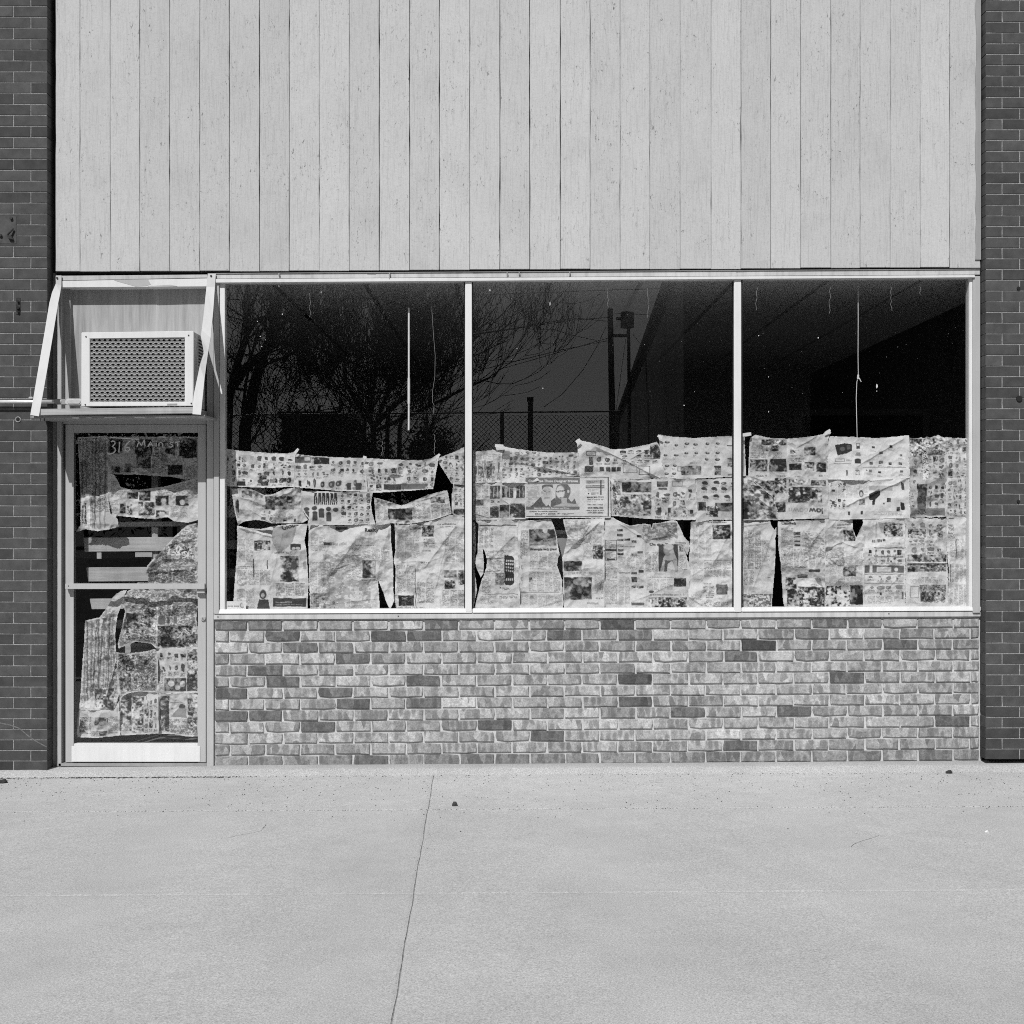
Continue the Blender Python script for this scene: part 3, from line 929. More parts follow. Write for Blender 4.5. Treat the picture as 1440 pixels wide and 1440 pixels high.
pipe = thing("conduit_pipe", "grey metal conduit pipe running across the left brick pier to the air conditioner", "pipe", W(40, 565, -0.135))
MB().tube([W(-230, 565.4, -0.150), W(40, 565, -0.150), W(79.5, 565, -0.150)], 0.0115, 16).build("tube", M['zinc'], pipe, smooth=True)
MB().tube([W(78.6, 565, -0.150), W(87.5, 565, -0.150)], 0.0165, 14).build("coupling", M['alu2'], pipe, smooth=False)
cb = MB()
n = 22
fr = []
for k in range(n):
    a = 2 * math.pi * k / n
    cx_ = 96 if math.cos(a) < 0 else 111
    fr.append(W(cx_ + 4.6 * math.cos(a), 564.9 - 4.6 * math.sin(a), -0.20))
cb.prism(fr, [Vector((p.x, -0.12, p.z)) for p in fr])
body = cb.build("conduit_body", M['white_old'], pipe, bevel=0.003)
fr2 = []
for k in range(n):
    a = 2 * math.pi * k / n
    cx_ = 97 if math.cos(a) < 0 else 110
    fr2.append(W(cx_ + 3.0 * math.cos(a), 564.9 - 3.0 * math.sin(a), -0.204))
MB().prism(fr2, [Vector((p.x, -0.199, p.z)) for p in fr2]).build("cover_plate", M['zinc'], body, bevel=0.0015)
MB().rect(86, 561, 95, 569, -0.165, -0.135).build("nipple", M['alu2'], pipe, bevel=0.002)
c = W(43, 560.2, -0.165)
MB().box((c.x - .012, -0.166, c.z - .004), (c.x + .012, -0.111, c.z + .010)).build("clamp", M['zinc'], pipe, bevel=0.003)

# small iron leftovers on the piers
def bracket(label, px0, py0, px1, py1, holes, tone_m='rust'):
    t = thing("wall_bracket", label, "bracket", W((px0 + px1) / 2, py1, PY))
    MB().rect(px0, py0, px1, py1, PY - 0.003, PY + 0.002).build("plate", M[tone_m], t, bevel=0.002)
    for (x, y, r) in holes:
        c = W(x, y, PY - 0.006)
        MB().tube([c + Vector((0, -0.010, 0)), c + Vector((0, 0.003, 0))], r * S, 9).build("bolt", M['rust'] if tone_m != 'rust' else M['rubber'], t)
    return t
bracket("small rusty iron plate left of the slanting strap", 22.4, 418.5, 28.8, 442.5, ((25.6, 424, 1.6), (25.4, 433, 2.1), (25.8, 438.5, 1.5)))
M['plate'] = simple("grey_brown_plate", 0.075, 0.7, 0.3, 0.3, 30)
t = bracket("grey metal anchor plate high on the left brick pier", -8, 304, 23, 343, ((16, 307, 2.0), (15.6, 334, 2.6), (1, 331, 2.0)), 'plate')
pts = [W(18.5, 321, PY - .016), W(14.5, 326, PY - .022), W(10.5, 330, PY - .016), W(13, 335, PY - .018), W(18, 336, PY - .014)]
MB().tube(pts, 0.0062, 6).build("hook", M['rust'], t)
def anchor(label, px, py, r, ring_r=0):
    t = thing("wall_anchor", label, "anchor", W(px, py, PY))
    c = W(px, py, PY)
    MB().tube([c + Vector((0, -0.008, 0)), c + Vector((0, 0.004, 0))], r * S, 10).build("plug", M['rubber'], t)
    if ring_r:
        pts = [c + Vector((math.cos(a) * ring_r * S, -0.003, math.sin(a) * ring_r * S)) for a in np.linspace(0, 2 * math.pi, 17)]
        MB().tube(pts, 0.0035, 5).build("collar", M['alu2'], t)
anchor("dark round anchor hole just under the conduit pipe", 25.6, 590, 2.3, 3.4)
anchor("rusty anchor stub on the right pier level with the window head", 1432, 405.5, 2.4)
anchor("round rusty stub on the right pier level with the shelf", 1433, 560.5, 4.2)
anchor("small square black hole on the right pier beside the top newspapers", 1431.8, 705, 2.2)

# ------------------------------------------------------------------ interior
ceil = tag(bpy.data.objects.new("ceiling", None), kind="structure"); COL.objects.link(ceil)
CH = CZ + 1.44
g_ = MB()
ys = [0.16, 0.76, 1.5, 2.4, 3.2, 4.0, 4.8, 5.6, 6.4]
xs = [-3.6 + 0.605 * k for k in range(12)]
xs = [1.97 + 0.58 * k for k in range(-9, 3)]
for j in range(len(ys) - 1):
    for i in range(len(xs) - 1):
        m = MB().box((xs[i] + 0.016, ys[j] + 0.014, CH + rr.uniform(0, 0.003)), (xs[i + 1] - 0.016, ys[j + 1] - 0.014, CH + 0.02))
        m.build("ceiling_tile", M['ceil'], ceil)
for x in xs: g_.box((x - 0.016, 0.145, CH + 0.004), (x + 0.016, 8.8, CH + 0.03))
for y in ys: g_.box((xs[0], y - 0.014, CH + 0.0045), (xs[-1], y + 0.014, CH + 0.03))
g_.box((xs[0], 0.145, CH + 0.031), (xs[-1], 8.8, CH + 0.05))
g_.box((xs[0], 6.42, CH - 0.9), (xs[-1], 6.5, CH + 0.03))
g_.build("ceiling_grid", M['ceilgrid'], ceil)
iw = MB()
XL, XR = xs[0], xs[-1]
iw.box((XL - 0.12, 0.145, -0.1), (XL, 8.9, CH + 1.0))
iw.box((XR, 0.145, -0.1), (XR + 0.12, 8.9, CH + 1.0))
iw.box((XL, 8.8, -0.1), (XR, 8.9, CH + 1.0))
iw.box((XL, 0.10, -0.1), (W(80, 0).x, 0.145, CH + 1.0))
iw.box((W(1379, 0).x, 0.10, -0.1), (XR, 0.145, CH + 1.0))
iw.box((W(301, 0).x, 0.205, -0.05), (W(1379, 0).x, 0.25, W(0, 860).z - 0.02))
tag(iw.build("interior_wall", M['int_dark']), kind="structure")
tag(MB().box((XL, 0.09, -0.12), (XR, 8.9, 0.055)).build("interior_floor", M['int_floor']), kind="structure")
lamp = thing("ceiling_fixture", "dark unlit box fixture under the ceiling behind the left pane", "ceiling light", (W(445, 0, 2.0).x, 2.0, CH))
MB().rect(372, 413, 524, 443, 1.9, 2.2).build("housing", M['int_dark'], lamp, bevel=0.01)
MB().rect(380, 411, 392, 413.4, 1.98, 2.1).build("mount", M['ceilgrid'], lamp)
MB().rect(504, 411, 516, 413.4, 1.98, 2.1).build("mount", M['ceilgrid'], lamp)

rod = thing("hanging_rod", "thin white rod hanging behind the left pane", "rod", W(575, 402, 0.12))
MB().tube([W(574.6, 400, 0.12), W(575, 434, 0.12)], 0.0026, 6).build("hook_cord", M['cordgrey'], rod)
MB().tube([W(575, 433, 0.12), W(575, 533, 0.12)], 0.0062, 8).build("upper_tube", M['cord'], rod)
MB().tube([W(575, 532, 0.12), W(575, 568, 0.12)], 0.0082, 8).build("sleeve", M['cord'], rod)
MB().tube([W(575, 567, 0.12), W(574.8, 605, 0.12)], 0.0062, 8).build("lower_tube", M['cord'], rod)
cd = MB().tube([W(606, 398, .1), W(607, 430, .1), W(609.5, 470, .1), W(612, 500, .1), W(611.5, 530, .1), W(608, 552, .1), W(608.5, 566, .1), W(610.5, 570, .1), W(609, 583, .1)], 0.0016, 5)
tag(cd.build("dangling_string", M['cordgrey']), "thin grey slack cord hanging just right of the white rod", "string")
cd = thing("dangling_string", "white knotted cord hanging in the right pane above the bright newspaper", "string", W(1206, 398, .08))
MB().tube([W(1206.6, 396, .08), W(1206.8, 450, .08), W(1206.6, 500, .08), W(1207, 530, .08), W(1205, 537, .08), W(1204, 560, .08), W(1204.8, 590, .08), W(1205.5, 622, .08)], 0.0022, 6).build("line", M['cord'], cd)
MB().tube([W(1206.6, 530, .078), W(1209, 533, .076), W(1211, 537, .076)], 0.003, 6).build("knot", M['cord'], cd)
MB().tube([W(1206.8, 527, .078), W(1206.6, 533, .076)], 0.006, 6).build("knot", M['cord'], cd)

# stacked grey shelving seen in the slot left of the newspapers
rk = thing("shelf_rack", "dark shelf rack seen in the narrow gap at the left window edge", "shelf", W(318, 860, 0.30))
for (ya, yb) in ((676, 688), (712, 728), (760, 772), (800, 812), (846, 858)):
    MB().rect(300, ya, 345, yb, 0.20, 0.40).build("shelf", M['box_dark'], rk)
MB().rect(300, 640, 317, 870, 0.26, 0.40).build("upright", M['box_dark'], rk)
ib = thing("display_board", "grey board with white top band behind the torn gap under the advertisement", "board", W(786, 800, 0.16))
MB().rect(776, 745.5, 803, 751, 0.150, 0.17).build("top_band", M['white'], ib)
MB().rect(774, 751.5, 806, 812, 0.154, 0.18).build("panel", M['box_dark'], ib)

pal = thing("wooden_pallet", "bare wooden slats standing behind the door glass", "pallet", W(180, 1040, 0.2))
for (xa, xl, ya, xb, yb) in ((116, 117, 734, 262, 741), (117, 119, 756, 262, 776), (121, 124, 798, 262, 818), (126, 129, 842, 262, 857), (132, 135, 872, 262, 884), (136, 139, 905, 262, 925), (140, 144, 960, 262, 980)):  # left ends shortened on a slant to imitate the shade there
    MB().quad([(xl, yb), (xb, yb - 1), (xb, ya - 1), (xa, ya)], 0.150, 0.168).build("slat", M['lumber'], pal, bevel=0.002)
for (xa, ya, xb, yb) in ((136, 776.6, 142.5, 786), (190, 776.4, 214, 783.5), (213.5, 741.5, 222, 756)):
    MB().rect(xa, ya, xb, yb, 0.156, 0.168).build("block", M['lumber'], pal, bevel=0.002)
for (xa, xb) in ((213, 222), (254, 266)):
    MB().rect(xa, 640, xb, 1030, 0.170, 0.24).build("stringer", M['lumber'], pal, bevel=0.002)

# ------------------------------------------------------------------ across the street (seen in the glass)
def RV(px, py, L):
    """place a point that the glass mirrors at photo pixel (px, py), L metres of light path away"""
    return Vector(((px - 720) * S / D * L, -(L - D), CZ + (720 - py) * S / D * L))

def grow(mb, twigs, p, d, length, rad, depth, r, gnarl=0.25, up=0.12, kids=(2, 3)):
    pts, rads = [p.copy()], [rad]
    n = 4 if depth > 1 else 3
    d = d.normalized()
    for i in range(n):
        d = (d + Vector((r.gauss(0, gnarl), r.gauss(0, gnarl), r.gauss(0, gnarl) + up))).normalized()
        p = p + d * (length / n)
        pts.append(p.copy()); rads.append(rad * (1 - 0.45 * (i + 1) / n))
    rads = [max(q, 0.0062) for q in rads]
    (mb if depth > 1 else twigs).tube(pts, rads, 5 if depth > 2 else 3, cap=False)
    if depth == 0: return
    k = r.randint(*kids) + (1 if depth <= 2 else 0)
    for j in range(k):
        t = r.uniform(0.35, 1.0) if j else 1.0
        idx = min(n, max(1, int(round(t * n))))
        ax = Vector((r.gauss(0, 1), r.gauss(0, 1), r.gauss(0, 1))).normalized()
        nd = (d + ax * r.uniform(0.5, 0.95)).normalized()
        grow(mb, twigs, pts[idx], nd, length * r.uniform(0.6, 0.85), rads[idx] * r.uniform(0.55, 0.75), depth - 1, r, gnarl, up, kids)

def tree(label, limbs, seed, L, depth, grp=None, cat="tree", name="bare_tree", twl=1.6, kids=(2, 3), up=0.12):
    r = random.Random(seed)
    base = RV(limbs[0][0][0][0], 700, L); base.z = 0.7
    t = thing(name, label, cat, base, grp)
    tr, br, tw = MB(), MB(), MB()
    for (path, w0, w1) in limbs:
        k = S / D * L
        pts = [RV(x, y, L + dz) for (x, y, dz) in path]
        if path[0][1] >= 640: pts[0].z = min(pts[0].z, 0.6)
        rads = [lerp(w0, w1, i / (len(path) - 1)) * k / 2 for i in range(len(path))]
        tr.tube(pts, rads, 8)
        for i in range(1, len(pts)):
            for q in range(2 if i < len(pts) - 1 else 4):
                ax = Vector((r.gauss(0, 1), r.gauss(0, 0.8), r.gauss(0.25, 0.8))).normalized()
                dd = ((pts[i] - pts[i - 1]).normalized() * 0.6 + ax).normalized()
                grow(br, tw, pts[i].lerp(pts[i - 1], r.uniform(0, 0.6)), dd, twl * r.uniform(0.7, 1.2), max(rads[i] * 0.32, 0.012), depth, r, 0.13, up, kids)
    tr.build("trunk", M['bark'], t)
    br.build("branches", M['bark'], t)
    tw.build("twigs", M['bark'], t)
    return t

tree("big bare tree with forked leaning trunk across the street", [
    ([(338, 660, 0), (345, 600, 0), (358, 540, 0), (370, 500, 0), (382, 470, .3), (392, 430, .6), (398, 395, .9)], 19, 9),
    ([(312, 650, 0), (322, 560, 0), (334, 510, .3), (346, 475, .5), (350, 440, .8), (348, 400, 1)], 15, 5),
    ([(326, 545, 0), (345, 518, 0), (362, 503, 0), (374, 495, 0)], 14, 10),
    ([(346, 470, .5), (358, 452, .2), (375, 446, 0), (400, 446, -.4), (440, 460, -.8), (480, 484, -1.2), (510, 500, -1.4)], 10, 2.5),
    ([(382, 485, .3), (400, 482, .6), (412, 485, .6), (424, 508, .6), (434, 540, .5)], 8, 3),
    ([(400, 482, .6), (438, 486, 1), (480, 504, 1.3), (520, 520, 1.5), (560, 540, 1.6)], 6, 2)], 5, 27, 3, "bare trees across the street", twl=1.9, kids=(2, 3), up=0.16)
tree("wide bare tree with fan of upright twigs across the street", [
    ([(530, 660, 0), (525, 600, 0), (505, 570, 0), (486, 540, 0), (484, 500, 0)], 9, 4),
    ([(525, 600, 0), (560, 565, 0), (600, 535, .3), (640, 500, .6), (668, 470, .8)], 8, 2.5),
    ([(530, 590, 0), (548, 545, -.2), (560, 505, -.3), (575, 465, -.4), (590, 430, -.5)], 7, 2.5),
    ([(530, 605, 0), (590, 578, .5), (650, 548, .8), (690, 530, 1)], 7, 2),
    ([(520, 590, 0), (525, 545, .3), (530, 500, .5), (540, 450, .6)], 6, 2)], 12, 33, 3, "bare trees across the street", twl=2.5, up=0.24, kids=(3, 4))
tree("low dense thicket of bare shrubs behind the fence", [
    ([(430, 650, 0), (440, 600, 0), (450, 570, 0)], 8, 4), ([(470, 650, 0), (470, 600, 0), (480, 570, 0)], 8, 4),
    ([(510, 650, 0), (512, 600, 0), (520, 560, 0)], 8, 4), ([(560, 650, 0), (562, 600, 0), (572, 575, 0)], 8, 4), ([(600, 650, 0), (604, 610, 0), (610, 590, 0)], 8, 4),
    ([(395, 650, 0), (400, 610, 0), (405, 585, 0)], 8, 4), ([(540, 650, 0), (545, 600, 0), (545, 570, 0)], 8, 4)],
    31, 30, 3, None, "shrub", "bare_shrub", 1.2, (3, 5), 0.14)
shed = thing("garden_shed", "low dark shed behind the thicket across the street", "shed", RV(470, 700, 38))
a_, b_ = RV(396, 588, 44), RV(470, 700, 44)
MB().box((a_.x, a_.y - 3, 0.5), (b_.x, a_.y, a_.z)).build("wall", M['farwall'], shed)
MB().box((a_.x - .1, a_.y - 3.1, a_.z), (b_.x + .1, a_.y + .1, a_.z + 0.2)).build("roof", M['asphalt'], shed)

def bush(label, px, py_top, w_px, L, seed):
    r = random.Random(seed)
    c = RV(px, 0, L); zt_ = RV(0, py_top, L).z
    t = thing("evergreen_bush", label, "bush", (c.x, c.y, 0.7), "dark bushes across the street")
    hw = w_px * L / 2000 / 2
    m = MB()
    lobes = [(r.uniform(-.6, .6) * hw, r.uniform(-.5, .5), r.uniform(.45, .8), r.uniform(.35, .6) * hw) for _ in range(9)]
    H0 = zt_ - 0.7
    for k in range(4200):
        lx, ly, lz, lr = r.choice(lobes); lz *= r.uniform(.5, 1)
        v = Vector((r.gauss(0, 1), r.gauss(0, 1), r.gauss(0, 1))).normalized() * (lr * r.random() ** 0.4)
        p = Vector((c.x + lx + v.x, c.y + ly + v.y, 0.7 + lz * H0 + v.z * .45 * H0 / max(hw, .3)))
        if p.z < 0.6: continue
        a = Vector((r.gauss(0, 1), r.gauss(0, 1), r.gauss(0, 1))).normalized() * r.uniform(.05, .13)
        b = a.orthogonal().normalized() * r.uniform(.02, .05)
        m.add([p - a, p + b, p + a, p - b], [(0, 1, 2, 3)])
    m.build("foliage", M['bark'], t)
    MB().tube([(c.x, c.y, 0.5), (c.x, c.y, 0.7 + H0 * .7)], 0.05, 5).build("stem", M['bark'], t)
for q in (("dark bush under the fan shaped bare tree across the street", 520, 560, 130, 36, 1), ("dark bush left of the fan tree, beside the shed", 432, 548, 130, 35, 2),
          ("dark bush behind the fence right of the fan tree", 604, 580, 90, 36, 3),
          ("tall dark bush mirrored in the right half of the door glass", 245, 545, 170, 31, 4), ("tall dark bush mirrored in the left half of the door glass", 120, 540, 190, 33, 5)):  # this pair is added to darken the reflection in the door glass
    bush(*q)

# utility pole with transformer and wires
pl = thing("utility_pole", "wooden utility pole with transformer mirrored in the middle pane", "utility pole", RV(860, 700, 40))
pl.location.z = 0.7
b0 = RV(862, 640, 40); t0 = RV(858, 434, 40)
MB().tube([Vector((b0.x, b0.y, 0.6)), b0, t0], [0.105, 0.10, 0.075], 10).build("pole", M['polewood'], pl)
b1 = RV(886, 640, 46); t1 = RV(884, 452, 46)
sp = thing("utility_pole", "thinner second pole standing just behind the transformer pole", "utility pole", (b1.x, b1.y, 0.7))
MB().tube([Vector((b1.x, b1.y, 0.6)), t1], [0.065, 0.05], 8).build("pole", M['polewood'], sp)
tc = RV(882, 450, 40)
MB().tube([tc + Vector((0, 0, -0.22)), tc + Vector((0, 0, 0.22))], 0.19, 12).build("transformer", M['farwall'], pl)
MB().tube([RV(866, 448, 40), RV(878, 448, 40)], 0.05, 6).build("bracket", M['farwall'], pl)
MB().tube([RV(860, 472, 40), RV(884, 472, 40)], 0.05, 6).build("cross_arm", M['polewood'], pl)
wires = thing("overhead_wires", "black overhead wires running from the pole over the bare trees", "wires", RV(660, 480, 40))
def wire(pts, r=0.011):
    P_ = [RV(*p) for p in pts]
    out = []
    for i in range(len(P_) - 1):
        for k in range(6):
            out.append(P_[i].lerp(P_[i + 1], k / 6))
    out.append(P_[-1])
    MB().tube(out, r, 4).build("wire", M['rubber'], wires)
wire([(858, 446, 40), (806, 450, 38), (700, 466, 36), (560, 486, 34), (430, 496, 32), (300, 503, 30)])
wire([(858, 452, 40), (806, 447, 39), (720, 462, 37), (640, 474, 35)])
wire([(860, 478, 40), (790, 492, 38), (700, 514, 36), (640, 530, 34)])
wire([(860, 474, 40), (770, 500, 39), (700, 520, 38)])
wire([(852, 460, 40), (840, 486, 39.5), (820, 520, 39), (790, 555, 38), (765, 572, 37)], 0.009)
wire([(300, 421, 30), (560, 420, 31), (700, 414, 32), (850, 408, 34), (1000, 404, 36)])
wire([(858, 440, 40), (900, 442, 41), (960, 445, 43), (1040, 452, 46)])
wire([(882, 462, 40), (874, 520, 40), (866, 580, 40)], 0.009)
wire([(890, 470, 46), (905, 490, 47), (920, 505, 48)], 0.009)

# chain link fence
LF = 22.0
fen = thing("chain_link_fence", "chain link fence with steel posts across the street", "fence", RV(600, 700, LF))
fen.location.z = 0.6
zt = RV(0, 582, LF).z; yF = RV(0, 0, LF).y
xa, xb = RV(305, 0, LF).x, RV(872, 0, LF).x
MB().tube([(xa, yF, zt - 0.02), (xb, yF, zt + 0.04)], 0.013, 8).build("top_rail", M['fence'], fen)
for (px, top, w_) in ((320, 582, .02), (420, 582, .02), (600, 582, .02), (706, 580, .03), (868, 578, .03)):
    b0 = RV(px, top, LF)
    MB().tube([(b0.x, yF, 0.5), (b0.x, yF, b0.z)], w_, 8).build("post", M['fence'], fen)
b0 = RV(746, 558, LF)
post = thing("wooden_post", "stout wooden post standing at the chain link fence", "post", (b0.x, yF - 0.2, 0.7))
MB().tube([(b0.x, yF - 0.2, 0.5), (b0.x, yF - 0.2, b0.z)], 0.042, 9).build("shaft", M['polewood'], post)
MB().box((b0.x - .05, yF - .25, b0.z - .06), (b0.x + .05, yF - .15, b0.z + .01)).build("cap", M['polewood'], post)
fm = MB()
H = zt - 0.75
x = xa - H
while x < xb:
    for sgn in (1, -1):
        p0, p1 = (x, 0.75), (x + H, zt - 0.02)
        if sgn < 0: p0, p1 = (x + H, 0.75), (x, zt - 0.02)
        def clip(p, q):
            if p[0] > q[0]: p, q = q, p
            if q[0] < xa or p[0] > xb: return None
            s_ = (q[1] - p[1]) / (q[0] - p[0])
            if p[0] < xa: p = (xa, p[1] + s_ * (xa - p[0]))
            if q[0] > xb: q = (xb, q[1] + s_ * (xb - q[0]))
            return p, q
        c_ = clip(p0, p1)
        if c_:
            (ax_, az_), (bx_, bz_) = c_
            fm.tube([(ax_, yF + .03, az_), (bx_, yF + .03, bz_)], 0.0042, 3, cap=False)
    x += 0.075
o = fm.build("wire_mesh", M['fence'], fen); o["kind"] = "stuff"

fb = thing("brick_building", "dark flat roofed building mirrored in the right half of the windows", "building", RV(960, 700, 45))
fb.location.z = 0.7
n1, n2 = RV(945, 400, 28.5), RV(870, 585, 62)
H_ = (n1.z + n2.z) / 2
pA = Vector((n1.x, n1.y, 0.6)); pB = Vector((n2.x, n2.y, 0.6))
pN = pA + (pA - pB).normalized() * 3.0
bw_ = MB()
bw_.add([pN, pB, pB + Vector((22, 0, 0)), pN + Vector((22, 0, 0)),
         Vector((pN.x, pN.y, n1.z + .25)), Vector((pB.x, pB.y, n2.z)), Vector((pB.x + 22, pB.y, n2.z)), Vector((pN.x + 22, pN.y, n1.z + .25))],
        [(0, 1, 5, 4), (1, 2, 6, 5), (2, 3, 7, 6), (3, 0, 4, 7), (4, 5, 6, 7)])
bw_.build("wall", M['farwall'], fb)
rf = MB()
ro = Vector((0, 0, 0.0))
rf.tube([Vector((pN.x, pN.y, n1.z + .25)), Vector((pB.x, pB.y, n2.z))], 0.14, 6)
rf.tube([Vector((pN.x, pN.y, n1.z + .25)), Vector((pN.x + 22, pN.y, n1.z + .25))], 0.14, 6)
rf.build("parapet_coping", M['asphalt'], fb)
for k in range(4):
    x = pN.x + 2.0 + k * 4.6
    f_ = MB().box((x, pN.y, 1.6), (x + 2.4, pN.y + 0.03, 3.4)).build("window", M['fence'], fb)
    MB().box((x + .12, pN.y + .02, 1.72), (x + 2.28, pN.y + 0.036, 3.28)).build("pane", M['rubber'], f_)

# ------------------------------------------------------------------ newspapers: crumpled sheets with printed ink
def h2(ix, iy, seed):
    n = (ix.astype(np.int64) * 374761393 + iy.astype(np.int64) * 668265263 + seed * 974634777) & 0x7fffffff
    n = ((n ^ (n >> 13)) * 1274126177) & 0x7fffffff
    n = (n ^ (n >> 16)) & 0x7fffffff
    return (n % 100003) / 100003.0

def vnoise(x, y, seed):
    ix, iy = np.floor(x), np.floor(y)
    fx, fy = x - ix, y - iy
    fx, fy = fx * fx * (3 - 2 * fx), fy * fy * (3 - 2 * fy)
    a, b, c, d = h2(ix, iy, seed), h2(ix + 1, iy, seed), h2(ix, iy + 1, seed), h2(ix + 1, iy + 1, seed)
    return (a * (1 - fx) + b * fx) * (1 - fy) + (c * (1 - fx) + d * fx) * fy

def fbm(x, y, seed, octv=3):
    s_, a_, t_ = 0, 1.0, 0
    for k in range(octv):
        s_ = s_ + a_ * vnoise(x * 2 ** k + 17.3 * k, y * 2 ** k - 9.1 * k, seed + k); t_ += a_; a_ *= 0.5
    return s_ / t_

def facets(x, y, seed):
    """crumpled-paper relief: every cell is a tilted plane, the cells meet in sharp creases"""
    ix, iy = np.floor(x), np.floor(y)
    best = np.full(x.shape, -9.0)
    for dx in (-1, 0, 1):
        for dy in (-1, 0, 1):
            cx, cy = ix + dx, iy + dy
            px, py = cx + h2(cx, cy, seed), cy + h2(cx, cy, seed + 5)
            h = 1.0 - 0.9 * np.hypot(x - px, y - py) + 0.35 * (h2(cx, cy, seed + 9) - .5)
            best = np.maximum(best, h)
    return best

def inside(poly, x, y):
    res = np.zeros(x.shape, bool)
    n = len(poly)
    for i in range(n):
        x0_, y0_ = poly[i]; x1_, y1_ = poly[(i + 1) % n]
        if y0_ == y1_: continue
        c = ((y0_ > y) != (y1_ > y)) & (x < (x1_ - x0_) * (y - y0_) / (y1_ - y0_) + x0_)
        res ^= c
    return res

def edge_dist(poly, x, y):
    d = np.full(x.shape, 1e9)
    n = len(poly)
    for i in range(n):
        ax, ay = poly[i]; bx, by = poly[(i + 1) % n]
        L2 = (bx - ax) ** 2 + (by - ay) ** 2 + 1e-9
        t = np.clip(((x - ax) * (bx - ax) + (y - ay) * (by - ay)) / L2, 0, 1)
        d = np.minimum(d, np.hypot(x - ax - t * (bx - ax), y - ay - t * (by - ay)))
    return d

_txt = {}
def text_mask(s, bold):
    """the letters of s as a coverage array, one unit of text size = 48 samples"""
    key = (s, bold)
    if key in _txt: return _txt[key]
    cu = bpy.data.curves.new("lettering", 'FONT')
    cu.body = s
    cu.size = 1.0
    cu.offset = 0.03 if bold else 0.0
    cu.resolution_u = 3
    ob = bpy.data.objects.new("lettering", cu)
    COL.objects.link(ob)
    me = bpy.data.meshes.new_from_object(ob.evaluated_get(bpy.context.evaluated_depsgraph_get()))
    bpy.data.objects.remove(ob); bpy.data.curves.remove(cu)
    me.calc_loop_triangles()
    v = np.array([p.co[:2] for p in me.vertices])
    R = 40
    mn, mx = v.min(0), v.max(0)
    Wd, Hd = int((mx[0] - mn[0]) * R) + 3, int((mx[1] - mn[1]) * R) + 3
    a = np.zeros((Hd, Wd), np.float32)
    for t in me.loop_triangles:
        q = (v[list(t.vertices)] - mn) * R + 1
        x0_, x1_ = int(q[:, 0].min()), int(q[:, 0].max()) + 1
        y0_, y1_ = int(q[:, 1].min()), int(q[:, 1].max()) + 1
        gx, gy = np.meshgrid(np.arange(x0_, x1_ + 1) + .5, np.arange(y0_, y1_ + 1) + .5)
        d1 = (q[1, 0] - q[0, 0]) * (gy - q[0, 1]) - (q[1, 1] - q[0, 1]) * (gx - q[0, 0])
        d2 = (q[2, 0] - q[1, 0]) * (gy - q[1, 1]) - (q[2, 1] - q[1, 1]) * (gx - q[1, 0])
        d3 = (q[0, 0] - q[2, 0]) * (gy - q[2, 1]) - (q[0, 1] - q[2, 1]) * (gx - q[2, 0])
        m = ((d1 >= 0) & (d2 >= 0) & (d3 >= 0)) | ((d1 <= 0) & (d2 <= 0) & (d3 <= 0))
        sub = a[y0_:y1_ + 1, x0_:x1_ + 1]
        np.maximum(sub, m[:sub.shape[0], :sub.shape[1]], out=sub)
    bpy.data.meshes.remove(me)
    b = a.copy()
    for k in range(3):                      # soften so that thin strokes survive the sampling
        b = (b + np.roll(b, 1, 0) + np.roll(b, -1, 0) + np.roll(b, 1, 1) + np.roll(b, -1, 1)) / 5
    _txt[key] = b
    return b

def ss(a, b, x): 
    t = np.clip((x - a) / (b - a), 0, 1); return t * t * (3 - 2 * t)

